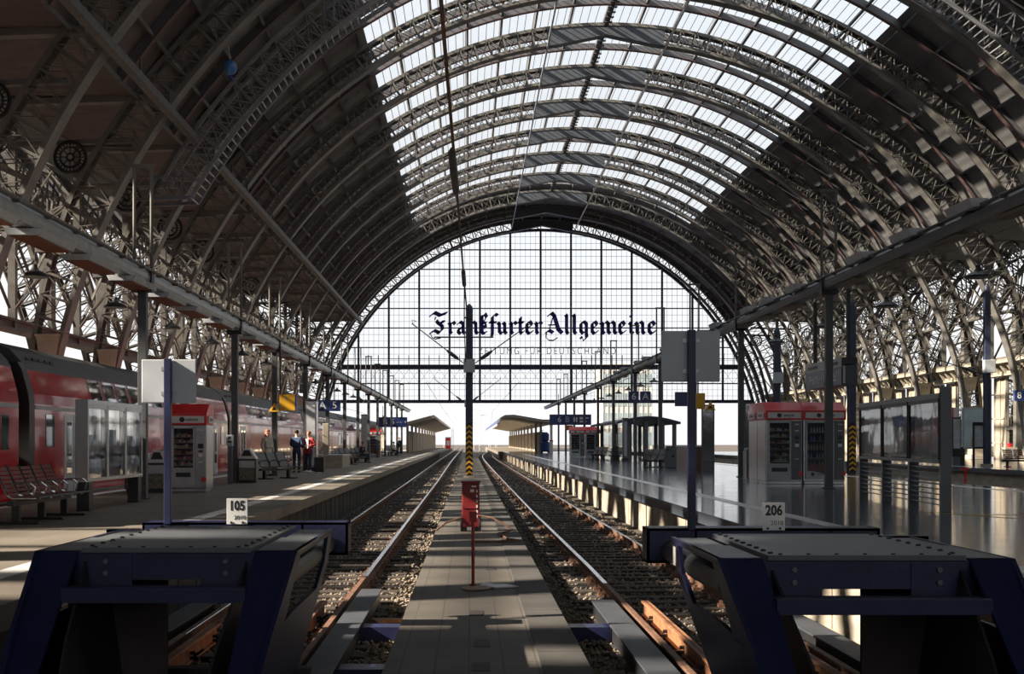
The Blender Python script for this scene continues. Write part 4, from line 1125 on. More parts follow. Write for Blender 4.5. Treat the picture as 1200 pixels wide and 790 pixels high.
# ------------------------------------------------------------------ benches (local: seats in a row along y, facing +x)
def bench(label, loc, rz, n, kind, grp):
    t = thing('bench', label, 'bench', loc, rz, grp); p = .56; L_ = n*p
    m = MB(); m.box(-.05, .05, -.1, L_+.1, .30, .38); m.tube((.42, -.05, .43), (.42, L_+.05, .43), .022, 8); m.tube((-.30, -.05, .30), (-.30, L_+.05, .30), .022, 8); m.build('beam', steel_d, t)
    for y in ([.25*p, L_-.25*p] if n < 5 else [.3*p, L_/2, L_-.3*p]):
        m = MB(); m.box(-.06, .06, y-.05, y+.05, .03, .31); m.box(-.34, .38, y-.06, y+.06, 0, .04); m.build('leg', black, t, .008)
    for k in range(n):
        y0 = k*p+.03; y1 = (k+1)*p-.03
        m = MB()
        if kind == 'slat':
            for q in range(6): m.box(-.06+.085*q, .0+.085*q, y0, y1, .42-.012*math.sin(q*.6), .44-.012*math.sin(q*.6))
        else:
            for q in range(9): m.bar((-.06+.06*q, y0, .43), (-.06+.06*q, y1, .43), .034, .012)
            for q in range(8): m.bar((-.08, y0+.02+q*.066, .424), (.44, y0+.02+q*.066, .424), .02, .012)
        s = m.build('seat', slat if kind == 'slat' else mesh_s, t)
        m = MB(); b0 = Vector((-.10, 0, .46)); b1 = Vector((-.32, 0, .95)); dv = b1-b0
        for q in range(7 if kind == 'slat' else 10):
            c = b0+dv*((q+.1)/(7 if kind == 'slat' else 10)); e = c+dv*(.105 if kind == 'slat' else .04)
            m.bar((c.x, y0, c.z), (c.x, y1, c.z), .014, .055 if kind == 'slat' else .036, (dv.x, 0, dv.z))
        if kind != 'slat':
            for q in range(8): m.bar((b0.x, y0+.02+q*.066, b0.z), (b1.x, y0+.02+q*.066, b1.z), .03, .01, (1, 0, .4))
        m.build('backrest', slat if kind == 'slat' else mesh_s, t)
        m = MB()
        for yy in (y0, y1): m.path([(b1.x, yy, b1.z), (b0.x, yy, b0.z), (-.02, yy, .42), (.44, yy, .42)], .016, 6)
        m.build('seat_frame', chrome if kind == 'slat' else steel_d, t)
    for k in range(n+1):
        y = k*p
        m = MB(); m.path([(-.15, y, .56), (.0, y, .66), (.28, y, .66), (.36, y, .60), (.33, y, .46)], .016, 6); m.build('armrest', chrome if kind == 'slat' else steel_d, t)
    return t
bench('red-brown slatted five-seat bench at the left edge beside the poster stand', (-7.35, 20.6, 0), 0, 5, 'slat', 'benches')
bench('wire mesh bench in front of the two standing people on the left platform', (-7.35, 45.4, 0), -.5, 3, 'mesh', 'mesh benches')
bench('grey mesh bench beside the low wall on the left platform, nearer of two', (-7.5, 73, 0), -.45, 3, 'mesh', 'mesh benches')
bench('grey mesh bench carrying the person in dark clothes on the left platform', (-7.2, 80, 0), -.4, 3, 'mesh', 'mesh benches')
bench('small distant mesh bench below the B 5 sign', (-7.5, 118, 0), -.4, 3, 'mesh', 'mesh benches')
bench('dark mesh bench facing the tracks under the 6 A sign', (9.6, 67, 0), math.pi*.5, 1, 'mesh', 'mesh benches')
bench('pair of mesh seats under the 6 A sign beside the steel bin', (9.3, 66.4, 0), math.pi+.55, 2, 'mesh', 'mesh benches')
bench('dark seats beside the far twin machines on the right platform', (9.0, 94, 0), math.pi+.5, 3, 'mesh', 'mesh benches')
bench('dark seats between the far twin machines and the black bin', (9.75, 88.5, 0), math.pi+.5, 2, 'mesh', 'mesh benches')
bench('brown slatted bench on the far right platform below the 8 sign', (28.2, 67.5, 0), -math.pi/2, 5, 'slat', 'benches')
bench('red slatted seats at the waiting shelter below the B 5 sign', (-8.3, 121, 0), .2, 3, 'slat', 'benches')

# ------------------------------------------------------------------ bins, posts, panels
def bin_(label, loc, rz=0, w=1.15):
    t = thing('recycling_bin', label, 'bin', loc, rz, 'recycling bins')
    n = 2 if w > 1 else 1; u = w/n
    for k in range(n):
        m = MB(); x = k*u
        m.box(x, x+u-.02, 0, .5, .08, .78); m.box(x+.03, x+u-.05, .03, .47, 0, .08); m.build('bin_body', steel_d, t, .01)
        m = MB(); m.prism([(x, .78), (x+u-.02, .78), (x+u-.06, .86), (x+u*.62, 1.12), (x+u*.3, 1.12), (x+.03, .86)], 'y', .02, .48); hd = m.build('hood', white, t, .015)
        m = MB(); m.prism([(x+u*.18, .87), (x+u*.76, .87), (x+u*.60, 1.06), (x+u*.32, 1.06)], 'y', .012, .03); m.build('opening', black, hd)
        m = MB(); m.box(x+.04, x+u-.06, -.008, 0, .10, .50); m.build('picture_panel', mat('leafy_picture_%d' % random.randrange(10**6), (.20, .18, .13), .5, 0, .9, 26), t)
        m = MB(); m.box(x+.04, x+u-.06, -.008, 0, .50, .72); p = m.build('text_panel', greyl, t)
    return t
bin_('two-part recycling bin with white hoods left of the snack machine', (-9.05, 33.6, 0))
bin_('single recycling bin beside the ticket validator on the left platform', (-7.45, 41.2, 0), 0, .6)
def steel_bin(label, loc, grp, mt=stain, h=1.1, w=.5):
    t = thing('waste_bin', label, 'bin', loc, 0, grp)
    m = MB(); m.prism([(-w/2, 0), (w/2, 0), (w/2, h), (-w/2+.08, h), (-w/2, h-.1)], 'y', -.25, .25); m.build('bin_body', mt, t, .02)
    m = MB(); m.tube((.05, -.262, h*.55), (.05, -.248, h*.55), .07, 16); m.build('opening', black, t)
    m = MB(); m.box(-w/2-.01, w/2+.01, -.26, .26, h, h+.03); m.box(-w/2+.05, -w/2+.18, -.258, -.25, h-.2, h-.12); m.build('cover', steel_d, t)
steel_bin('steel waste bin with round hole beside the seats under the 6 A sign', (10.25, 65, 0), 'waste bins', greyp, 1.08, .62)
steel_bin('black waste bin beside the far seats on the right platform', (10.0, 88, 0), 'waste bins', steel_d, 1.0, .42)
steel_bin('dark waste bin on the far right platform beside the advert case', (28.6, 75, 0), 'waste bins', steel_d, 1.0, .5)
t = thing('ticket_validator', 'slim post with small grey box beside the left snack machine', 'ticket machine', (-7.55, 40.4, 0))
m = MB(); m.box(-.07, .07, -.06, .06, 0, 1.3); m.build('post', greyp, t, .01)
m = MB(); m.box(-.10, .10, -.12, .06, 1.2, 1.55); m.build('validator_box', greyl, t, .015)
m = MB(); m.box(-.06, .06, -.125, -.12, 1.3, 1.36); m.box(-.05, .05, -.125, -.12, 1.42, 1.5); m.build('slot', black, t)

def showcase(label, loc, rz, n, pw, z0, z1, kind, dep=.24, cat='notice board'):
    """row of glazed cases along +y, glass facing +x"""
    t = thing('poster_case', label, cat, loc, rz, 'glazed poster cases'); L_ = n*pw
    fr = stain if kind == 'left' else greyp
    m = MB(); m.box(-dep/2, dep/2, 0, L_, z0, z0+.07); m.box(-dep/2, dep/2, 0, L_, z1-.10, z1)
    if kind != 'left': m.box(-dep/2, -dep/2+.03, 0, L_, z0, z1)
    m.build('case', fr, t, .006)
    for k in range(n+1):
        m = MB(); y = k*pw; q = .03
        if kind == 'left':
            m.box(-dep/2-.004, dep/2+.004, max(-.004, y-q), min(L_+.004, y+q), z0-.004, z1+.004)
        else:
            m.box(-.10, .10, y-.06, y+.06, 0, z1+(.12 if k == 0 else 0)); 
        m.build('mullion', fr, t, .006)
    for k in range(n):
        y = k*pw
        m = MB(); m.box(-.02, .0, y+.08, y+pw-.08, z0+.09, z1-.13); m.build('poster', (paper, paper2, paper)[k % 3] if kind != 'left' else paper_t, t)
        m = MB(); m.box(dep/2-.03, dep/2-.024, y+.04, y+pw-.04, z0+.07, z1-.10); m.build('glass_pane', gl_case, t)
        m = MB(); m.box(dep/2-.02, dep/2, y+.04, y+.07, z0+.07, z1-.1); m.box(dep/2-.02, dep/2, y+pw-.07, y+pw-.04, z0+.07, z1-.1); m.box(dep/2-.02, dep/2, y+.04, y+pw-.04, z1-.17, z1-.1); m.build('pane_frame', steel_d if kind != 'left' else stain, t)
    if kind == 'left':
        for y in (.06, L_-.36):
            m = MB(); m.box(-dep/2, dep/2, y, y+.3, 0, z0); m.build('leg', steel_d, t, .01)
        for k, c in enumerate((.22, .45, .2)):
            m = MB(); m.box(0, .008, .25+k*pw, .25+k*pw+pw*.55, z0+.3+c, z0+.8+c*.5); m.build('poster_sheet', (paper_u, paper_t, paper_u)[k], t)
    else:
        for k in range(n):
            m = MB(); y = k*pw
            for q in range(8): m.prism([(-.06, .10+q*.10), (.06, .13+q*.10), (.06, .145+q*.10), (-.06, .115+q*.10)], 'y', y+.06, y+pw-.06)
            m.build('louvre_screen', greyl, t)
        m = MB(); m.box(-.02, .008, .45, .75, z0+.55, z0+.95); m.build('poster_patch', mat('pink_patch', (.7, .10, .12), .5), t)
        m = MB(); m.box(-.02, .008, 2*pw+.6, 2*pw+1.2, z0+.12, z0+.17); m.build('poster_patch', red, t)
        m = MB(); m.box(-.02, .008, pw*.2, pw*.27, z0+.35, z0+.95+.3); m.build('poster_strip', white, t)
    return t
showcase('silver poster case with three shiny panes beside the red-brown bench', (-7.42, 24.5, 0), 0, 3, 1.36, .56, 2.15, 'left')
_n = showcase('large dark grey notice board of three glazed panels on the right platform', (9.0, 24.2, 0), -.085, 3, 2.32, .92, 2.26, 'right')
# the panels of that board face the tracks: mirror its depth
for c in kids(_n):
    c.scale = (-1, 1, 1)
def panel(label, loc, w, h, foot, rz=0, frame=greyp, face=None, cat='panel', nm='glass_screen'):
    t = thing(nm, label, cat, loc, rz, 'upright screens')
    m = MB(); m.box(-w/2, -w/2+.06, -.05, .05, 0, h); m.box(w/2-.06, w/2, -.05, .05, 0, h); m.box(-w/2, w/2, -.05, .05, h-.06, h); m.build('frame', frame, t, .006)
    m = MB(); m.box(-w/2+.06, w/2-.06, -.03, .03, 0, foot); m.build('lower_panel', greyp, t)
    m = MB(); m.box(-w/2+.06, w/2-.06, -.012, .012, foot, h-.06); m.build('pane', face or gl_case, t)
    return t
sheen = mat('polished_panel', (.42, .43, .45), .08, .9, .15, 1.2, .1, 2)
panel('tall polished screen with dark edge left of the twin vending machines, farther one', (10.4, 55.8, 0), .56, 2.95, .5, 0, greyp, sheen)
panel('tall polished screen next to the dark pole by the vending machines, nearer one', (10.85, 49.6, 0), .42, 2.85, .55, 0, greyp, sheen)
m = MB(); t = thing('bollard', 'short white post with hooked top beside the vending machines', 'post', (9.83, 45.7, 0))
m.tube((0, 0, 0), (0, 0, 1.0), .055, 10); m.build('shaft', white, t)
m = MB(); m.path([(0, 0, .98), (.02, 0, 1.06), (.12, 0, 1.07)], .05, 8); m.lathe([(.09, 0), (.09, .02)], (0, 0, 0), 12); m.build('hook', greyl, t)
def pillar(label, loc, w, h, mt=stain, band=True):
    t = thing('advert_pillar', label, 'pillar', loc, 0, 'rectangular pillars on the platforms')
    m = MB(); m.box(-w/2, w/2, -.35, .35, .15, h); m.build('shaft', mt, t, .02)
    m = MB(); m.box(-w/2-.05, w/2+.05, -.4, .4, 0, .15); m.box(-w/2-.03, w/2+.03, -.38, .38, h, h+.06); m.build('base', steel_d, t, .01)
    m = MB(); m.box(-w/2+.06, w/2-.06, -.356, -.35, .3, h-.2); m.build('face_panel', greyl, t)
    return t
pillar('tall grey advert pillar behind the person in the red jacket', (-7.2, 58.5, 0), .50, 3.2)
pillar('distant grey pillar left of the far red-topped machine', (-8.15, 100, 0), .55, 3.4)
pillar('grey pillar between the black bin and the glass shelter', (11.05, 90.9, 0), .32, 2.95, greyp)
t = thing('parapet', 'low concrete wall with beige end post behind the black suitcase', 'wall', (-7.15, 64, 0))
m = MB(); m.box(-.55, .8, 0, 4, 0, .62); m.build('wall_block', conc, t, .02)
m = MB(); m.box(-.2, .1, .1, .5, .62, 2.25); m.build('end_post', cream, t, .02)
m = MB(); m.box(-.6, .85, -.05, 4.05, .62, .68); m.build('coping', greyl, t)
t = thing('parapet', 'reddish stair parapet with pale rail left of the polished screens', 'wall', (10.1, 56.5, 0))
m = MB(); m.box(-.15, .15, 0, 5, 0, 1.1); m.build('wall_block', mat('red_granite', (.16, .09, .075), .35, 0, .3, 8), t)
m = MB(); m.box(-.19, .19, -.04, 5.04, 1.1, 1.16); m.build('coping', white, t)

# ------------------------------------------------------------------ signs
def sign(label, loc, boards_, hgt, cat='sign', rz=0, dep=.12, mt=None, txt=None, drop=None, nm='track_sign', size=.42):
    t = thing(nm, label, cat, loc, rz, 'hanging station signs')
    for (x0, x1, s) in boards_:
        m = MB(); m.box(x0, x1, -dep/2, dep/2, -hgt/2, hgt/2); b = m.build('sign_board', mt or blue_s, t, .008)
        if s: text('lettering', s, size, txt or white, b, ((x0+x1)/2, -dep/2-.006, 0), 0, .002, .004)
    if drop:
        for x in drop[0]:
            m = MB(); m.box(x-.025, x+.025, -.025, .025, hgt/2, drop[1]); m.build('hanger', steel_d, t)
    return t
sign('blue sign reading A and 5 on the left platform pole', (-7.5, 68.35, 3.26), [(-.62, -.05, 'A'), (.0, .62, '5')], .60, drop=([-.3, .3], 1.75), size=.55)
s = sign('wide blue sign reading B 5 farther along the left platform', (-8.0, 133, 3.35), [(-1.4, 1.55, '')], 1.05, drop=([-1, 1], 1.7))
text('lettering', 'B', .8, white, s, (-.75, -.075, 0), 0, .002, .004); text('lettering', '5', .8, white, s, (.05, -.075, 0), 0, .002, .004)
m = MB(); m.box(.45, .55, -.07, -.062, -.05, .03); m.box(.62, .72, -.07, -.062, -.05, .03); m.box(.8, .95, -.07, -.062, -.05, .03); m.box(1.3, 1.42, -.07, -.062, -.05, .15); m.build('small_print', greyl, s)
sign('blue sign reading 6 and A hanging over the right platform', (10.25, 77, 4.04), [(-.66, -.06, '6'), (.02, .66, 'A')], .64, drop=([-.35, .35], 1.6), size=.58)
s = sign('distant blue display sign reading 6 B above the far twin machines', (9.2, 115, 3.3), [(-2.0, 1.75, '')], .95, drop=([-1.2, 1.2], 2.3))
text('lettering', '6', .72, white, s, (-1.1, -.07, 0), 0, .002, .004); text('lettering', 'B', .72, greyl, s, (-.4, -.07, 0), 0, .002, .004)
m = MB()
for x0, x1, z0, z1 in ((.15, .28, -.2, .22), (.36, .5, -.2, .22), (.7, 1.0, .02, .25), (.7, 1.3, -.25, -.08), (1.1, 1.5, .1, .2)): m.box(x0, x1, -.07, -.062, z0, z1)
m.build('display_rows', white, s)
m = MB(); m.box(-.55, .1, -.06, .06, -.95, -.5); m.build('lower_panel', mat('orange_panel', (.5, .14, .02), .5), s)
sign('blue track sign reading 8 over the far right platform', (32.5, 75.5, 4.05), [(-.35, .6, '')], .62, drop=([0], 1.5))
s = bpy.data.objects[[o.name for o in COL.objects if o.name.startswith('track_sign')][-1]]
text('lettering', '8', .55, white, s, (-.08, -.07, 0), 0, .002, .004)
m = MB(); m.tube((0, 0, .2), (0, 0, 6.4), .03, 6); m.build('hanger', steel_d, s)
# yellow boards with warning triangle
for lab, x, y, z, side, dx in (('yellow sign board with warning triangle on its left, left platform', -7.3, 49.3, 2.84, -1, .30), ('yellow sign board with warning triangle on its right, right platform', 8.95, 50.0, 2.92, 1, -.05)):
    t = thing('yellow_sign', lab, 'sign', (x, y, z), 0, 'yellow ticket signs')
    m = MB(); m.box(dx-.30, dx+.30, -.06, .06, -.31, .31); b = m.build('sign_board', yellow, t, .01)
    if side < 0: m = MB(); m.box(dx+.30, dx+.36, -.1, .08, -.31, .31)
    else: m = MB(); m.box(dx-.85, dx-.34, .1, .16, -.2, .36)
    m.build('side_board', blue_s, t)
    m = MB(); m.tube((dx-.06, -.07, .17), (dx-.06, -.06, .17), .05, 12); m.build('round_mark', greyl, b)
    cx = dx+side*.50; m = MB(); m.prism([(cx-.21, -.36), (cx+.21, -.36), (cx, .0)], 'y', -.10, -.07); w = m.build('warning_triangle', yellow, t, .01)
    m = MB(); m.prism([(cx-.09, -.29), (cx+.09, -.29), (cx+.02, -.18), (cx-.03, -.18)], 'y', -.106, -.098); m.build('pictogram', black, w)
    m = MB(); m.box(-.3, .3, .06, .1, -.02, .02); m.tube((0, .1, -.3), (0, .1, 2.2 if side < 0 else 2.8), .03, 6); m.build('bracket', steel_d, t)
# station name box, seen end-on
t = thing('station_sign', 'blue station name box with white strip on the pole by the vending machines', 'sign', (10.62, 36.4, 0))
m = MB(); m.box(-.02, .42, 0, 3.9, 2.95, 3.52); m.build('sign_box', mat('sign_end', (.03, .04, .055), .35), t, .01)
m = MB(); m.box(-.035, -.02, .03, 3.87, 2.97, 3.42); f = m.build('name_panel', blue_s, t)
text('lettering', 'Frankfurt(Main)Hbf', .36, white, f, (-.038, 1.95, 3.2), -math.pi/2, .002, .004, 1.05)
m = MB(); m.box(-.02, .42, 0, 3.9, 3.54, 3.74); m.build('upper_box', steel_d, t, .01)
m = MB(); m.box(-.035, -.02, .03, 3.87, 3.46, 3.74); f2 = m.build('white_strip', greyl, t)
m = MB()
for a, b in ((.35, .95), (2.5, 3.1), (3.15, 3.6)): m.box(-.04, -.035, a, b, 3.55, 3.64)
m.build('strip_print', steel_d, f2)
m = MB(); m.box(.0, .07, -.008, 0, 3.0, 3.5); m.build('edge_trim', greyl, t)
m = MB(); m.box(.15, .25, .1, .2, 3.74, 5.7); m.box(.15, .25, 3.6, 3.7, 3.74, 5.7); m.build('hanger', steel_d, t)

# ------------------------------------------------------------------ luggage, blue cart, white lamp post
t = thing('suitcase', 'black wheeled suitcase beside the person in the red jacket', 'suitcase', (-6.30, 53.8, 0))
m = MB(); m.box(-.21, .21, -.12, .12, .06, .68); m.build('case_body', black, t, .04)
m = MB(); m.box(-.17, .17, -.145, -.12, .14, .5); m.box(-.05, .05, -.15, -.145, .35, .4); m.build('front_pocket', steel_d, t, .02)
m = MB()
for x in (-.16, .16): m.tube((x-.02, .05, .045), (x+.02, .05, .045), .045, 12)
m.build('wheel', greyl, t)
m = MB(); m.path([(-.13, .1, .66), (-.13, .1, .98), (.13, .1, .98), (.13, .1, .66)], .012, 6); m.build('handle', steel, t)
t = thing('cleaning_cart', 'tall blue two-tier cart standing far down the right platform', 'cart', (9.0, 152, 0))
bm = mat('cart_blue', (.015, .05, .22), .4, 0, .2, 3)
m = MB(); m.lathe([(.45, .2), (.55, .3), (.55, 1.2), (.4, 1.35)], (0, 0, 0), 16); m.build('lower_tank', bm, t, smooth=False)
m = MB(); m.lathe([(.3, 1.35), (.48, 1.5), (.48, 2.2), (.25, 2.45)], (0, 0, 0), 16); m.build('upper_tank', bm, t)
m = MB(); m.box(-.6, .6, -.5, .5, .12, .2); m.path([(-.55, 0, .2), (-.6, 0, 2.6), (-.2, 0, 2.7)], .04, 6); m.build('frame', steel_d, t)
m = MB()
for x in (-.4, .4): m.tube((x, -.5, .12), (x, -.42, .12), .12, 12); m.tube((x, .42, .12), (x, .5, .12), .12, 12)
m.build('wheel', black, t)
t = thing('lamp_post', 'stout pale post beside the far blue cart', 'post', (9.6, 150, 0))
m = MB(); m.lathe([(.2, 0), (.2, 1.5), (.16, 1.55), (.16, 3.2), (.22, 3.3), (.22, 3.6), (.1, 3.8)], (0, 0, 0), 14); m.build('shaft', white, t)
m = MB(); m.lathe([(.24, 1.35), (.24, 1.5)], (0, 0, 0), 14); m.build('red_band', red, t)

# ------------------------------------------------------------------ glass waiting shelter on the right platform
t = thing('waiting_shelter', 'glass waiting shelter with curved dark roof behind the 6 A seats', 'shelter', (12.6, 92, 0))
m = MB(); n = 16
top = [(-2.0+4.6*k/n, 2.75+.42*math.sin(math.pi*k/n)) for k in range(n+1)]
m.prism(top+[(x, z-.16) for x, z in top[::-1]], 'y', 0, 20); m.build('roof', iron_navy, t)
for x in (-1.1, .15, 1.35, 2.2):
    for y in (.3, 9.5, 19):
        m = MB(); m.box(x-.14, x+.14, y, y+.28, 0, 2.85); m.build('post', greyp, t, .01)
for x0, x1 in ((-.96, .01), (.29, 1.21)):
    m = MB(); m.box(x0, x1, .4, .42, .15, 2.5); m.build('glass_pane', gl_case, t)
m = MB(); m.box(-1.1, -1.08, .6, 19, .2, 2.4); m.build('side_glass', gl_case, t)
# far right platform furniture
t = thing('advert_case', 'pale lit advert case on the far right platform', 'advert', (29.9, 75.5, 0), 0)
m = MB(); m.box(-.85, .85, -.1, .1, .9, 3.35); m.build('case', greyl, t, .03)
m = MB(); m.box(-.75, .75, -.112, -.1, 1.0, 3.25); p = m.build('poster', mat('poster_sky', (.55, .72, .78), .4, 0, .25, 1.1), t)
m = MB(); m.prism([(-.35, 1.05), (.3, 1.05), (.25, 1.6), (.1, 2.05), (-.1, 2.1), (-.3, 1.6)], 'y', -.118, -.113); m.build('poster_picture', mat('poster_ochre', (.55, .33, .06), .5, 0, .4, 5), p)
m = MB(); m.box(-.8, -.7, -.06, .06, 0, .9); m.box(.7, .8, -.06, .06, 0, .9); m.build('leg', steel_d, t)
t = thing('timetable_stand', 'small timetable stand in front of the pale advert case', 'notice board', (27.95, 70, 0))
m = MB(); m.box(-.42, .42, -.06, .06, .95, 2.4); m.build('case', steel_d, t, .02)
m = MB(); m.box(-.34, .34, -.07, -.06, 1.05, 2.2); m.build('poster', paper2, t)
m = MB(); m.box(-.42, -.32, -.05, .05, 0, .95); m.build('leg', steel_d, t); m = MB(); m.box(.32, .42, -.05, .05, 0, .95); m.build('leg', steel_d, t)
t = thing('timetable_stand', 'slim tall advert stand just right of the big notice board', 'notice board', (27.2, 71.5, 0))
m = MB(); m.box(-.24, .24, -.08, .08, .5, 2.75); m.build('case', steel_d, t, .02)
m = MB(); m.box(-.19, .19, -.09, -.08, .95, 2.6); m.build('poster', paper2, t)
m = MB(); m.box(-.2, .2, -.06, .06, 0, .5); m.build('leg', greyp, t)
t = thing('round_sign', 'small white sign with red edge above the notice board', 'sign', (27.0, 71, 2.95))
m = MB(); m.box(-.18, .18, -.05, .05, -.28, .28); m.build('sign_board', white, t, .05)
m = MB(); m.box(-.24, -.18, -.06, .06, -.28, .28); m.build('red_edge', red, t)
m = MB(); m.tube((0, 0, .28), (0, 0, 2.9), .025, 6); m.build('hanger', steel_d, t)
t = thing('red_barrier_post', 'thin red post on the track edge below the far right platform', 'post', (24.6, 63.5, -1.02))
m = MB(); m.box(-.05, .05, -.05, .05, 0, 1.0); m.build('shaft', red, t); m = MB(); m.box(-.2, .2, -.06, .06, .95, 1.05); m.build('cap', red, t)
t = thing('fire_bucket', 'small red bucket on the wall foot at the far right', 'bucket', (36.3, 86, 0))
m = MB(); m.lathe([(.14, .95), (.19, 1.22), (.16, 1.22)], (0, 0, 0), 14); m.build('bucket_body', red, t); m = MB(); m.box(-.4, .4, -.3, .3, 0, .95); m.build('plinth', conc, t)
# ------------------------------------------------------------------ people
def skin_mesh_obj(name, verts, edges, radii, mt, parent, sub=2):
    me = bpy.data.meshes.new(name); me.from_pydata(verts, edges, []); me.materials.append(mt)
    o = bpy.data.objects.new(name, me); COL.objects.link(o); adopt(o, parent)
    sk = o.modifiers.new('skin', 'SKIN')
    for i, r in enumerate(radii):
        r = r if isinstance(r, tuple) else (r, r)
        me.skin_vertices[0].data[i].radius = r
        me.skin_vertices[0].data[i].use_root = (i == 0)
    sk.use_smooth_shade = True
    s = o.modifiers.new('sub', 'SUBSURF'); s.levels = sub; s.render_levels = sub
    return o
def person(label, loc, rz, pose, top, bottom, hairm, hscale=1.0, cat='person', shoe=None, collar=None, longhair=False):
    """front faces -y. pose: dict of joints in metres for a 1.75 m figure"""
    t = thing('person', label, cat, loc, rz, 'people on the platform'); t.scale = (hscale,)*3
    P = dict(pel=(0, 0, .95), waist=(0, 0, 1.08), chest=(0, .01, 1.30), neck0=(0, .01, 1.46), neck1=(0, -.01, 1.52), head=(0, -.03, 1.63), crown=(0, -.01, 1.71),
             shL=(.19, .01, 1.41), elL=(.25, .04, 1.14), wrL=(.24, -.06, .90), shR=(-.19, .01, 1.41), elR=(-.25, .04, 1.14), wrR=(-.24, -.06, .90),
             hipL=(.095, 0, .90), knL=(.11, -.02, .50), anL=(.11, .03, .09), toL=(.13, -.13, .04), hipR=(-.095, 0, .90), knR=(-.11, -.02, .50), anR=(-.11, .03, .09), toR=(-.13, -.13, .04))
    P.update(pose)
    up = Vector(P['waist'])-Vector(P['pel']); P['hem'] = tuple(Vector(P['pel'])-up*.85); P['belt'] = tuple(Vector(P['pel'])+up*.85)
    names = ['pel', 'waist', 'chest', 'neck0', 'neck1', 'head', 'crown', 'shL', 'elL', 'wrL', 'shR', 'elR', 'wrR', 'hipL', 'knL', 'anL', 'toL', 'hipR', 'knR', 'anR', 'toR']
    R = dict(pel=(.14, .10), waist=(.13, .095), chest=(.15, .11), neck0=.06, neck1=.055, head=(.082, .10), crown=(.065, .08), shL=.062, elL=.043, wrL=.028, shR=.062, elR=.043, wrR=.028, hem=(.158, .122), belt=(.118, .088), hipL=.085, knL=.055, anL=.038, toL=.03, hipR=.085, knR=.055, anR=.038, toR=.03)
    E = [('pel', 'waist'), ('waist', 'chest'), ('chest', 'neck0'), ('neck0', 'neck1'), ('neck1', 'head'), ('head', 'crown'), ('chest', 'shL'), ('shL', 'elL'), ('elL', 'wrL'), ('chest', 'shR'), ('shR', 'elR'), ('elR', 'wrR'),
         ('pel', 'hipL'), ('hipL', 'knL'), ('knL', 'anL'), ('anL', 'toL'), ('pel', 'hipR'), ('hipR', 'knR'), ('knR', 'anR'), ('anR', 'toR')]
    E2 = E+[('pel', 'hem'), ('pel', 'belt')]
    vs = [P[n] for n in names]; es = [(names.index(a), names.index(b)) for a, b in E]; rs = [R[n] for n in names]
    for s in 'LR':                                   # palm, five fingers with a bend
        w = Vector(P['wr'+s]); d = (w-Vector(P['el'+s])).normalized(); sx = 1 if s == 'L' else -1
        ac = Vector((0, 1, 0))-d*d.y; ac = ac.normalized() if ac.length > .1 else Vector((0, 0, 1)); inn = Vector((-sx, 0, 0))
        pi = len(vs); vs.append(tuple(w+d*.06)); rs.append((.034, .018)); es.append((names.index('wr'+s), pi))
        for k, (q, ln) in enumerate(((-.027, .065), (-.009, .078), (.009, .073), (.026, .058))):
            a = w+d*.10+ac*q; i = len(vs)
            vs += [tuple(a), tuple(a+d*ln*.5+inn*.006), tuple(a+d*ln*.85+inn*.03)]; rs += [.0095, .009, .0075]; es += [(pi, i), (i, i+1), (i+1, i+2)]
        i = len(vs); a = w+d*.035-ac*.035; vs += [tuple(a), tuple(a+d*.05-ac*.012+inn*.015)]; rs += [.011, .009]; es += [(pi, i), (i, i+1)]
    skin_mesh_obj('body', vs, es, rs, skin, t, 2)
    def part(nm, ns, grow, mt, cut=None):
        idx = {n: i for i, n in enumerate(ns)}; v = [P[n] for n in ns]
        if cut:
            for a, b, f in cut: v[idx[b]] = tuple(Vector(P[a])*(1-f)+Vector(P[b])*f)
        e = [(idx[a], idx[b]) for a, b in E2 if a in idx and b in idx]
        r = [tuple(q+grow for q in (R[n] if isinstance(R[n], tuple) else (R[n], R[n]))) for n in ns]
        return skin_mesh_obj(nm, v, e, r, mt, t, 2)
    part('jacket', ['pel', 'hem', 'waist', 'chest', 'neck0', 'shL', 'elL', 'wrL', 'shR', 'elR', 'wrR'], .020, top, [('chest', 'neck0', .75), ('elL', 'wrL', .92), ('elR', 'wrR', .92)])
    part('trousers', ['pel', 'belt', 'hipL', 'knL', 'anL', 'hipR', 'knR', 'anR'], .014, bottom, [('knL', 'anL', .97), ('knR', 'anR', .97)])
    for s in 'LR':
        a = Vector(P['an'+s]); b = Vector(P['to'+s])
        m = MB(); d = (b-a); m.path([a+Vector((0, .05, -.05)), a+Vector((0, 0, -.035)), a+d*.6+Vector((0, 0, -.01)), b+d*.12], [.035, .048, .045, .022], 10); m.build('shoe', shoe or black, t, smooth=True)
    h = Vector(P['head']); m = MB()
    m.ball(tuple(h+Vector((0, .034, .050))), (.096, .100, .086), 14, 9)
    if longhair: m.path([h+Vector((0, .07, .03)), h+Vector((0, .10, -.08)), h+Vector((0, .10, -.2))], [.07, .085, .05], 10)
    m.build('hair', hairm, t, smooth=True)
    m = MB(); m.path([h+Vector((0, -.095, .02)), h+Vector((0, -.118, -.012)), h+Vector((0, -.1, -.022))], [.009, .015, .010], 8); m.build('nose', skin, t, smooth=True)
    for s in (-1, 1):
        m = MB(); m.ball(tuple(h+Vector((.033*s, -.088, .018))), (.013, .009, .009), 10, 6); m.build('eye', black, t)
        m = MB(); m.ball(tuple(h+Vector((.086*s, .01, .0))), (.014, .03, .036), 10, 6); m.build('ear', skin, t, smooth=True)
    m = MB(); m.ball(tuple(h+Vector((0, -.093, -.05))), (.026, .008, .008), 10, 6); m.build('mouth', mat('lip_'+t.name, (.40, .16, .13), .5), t)
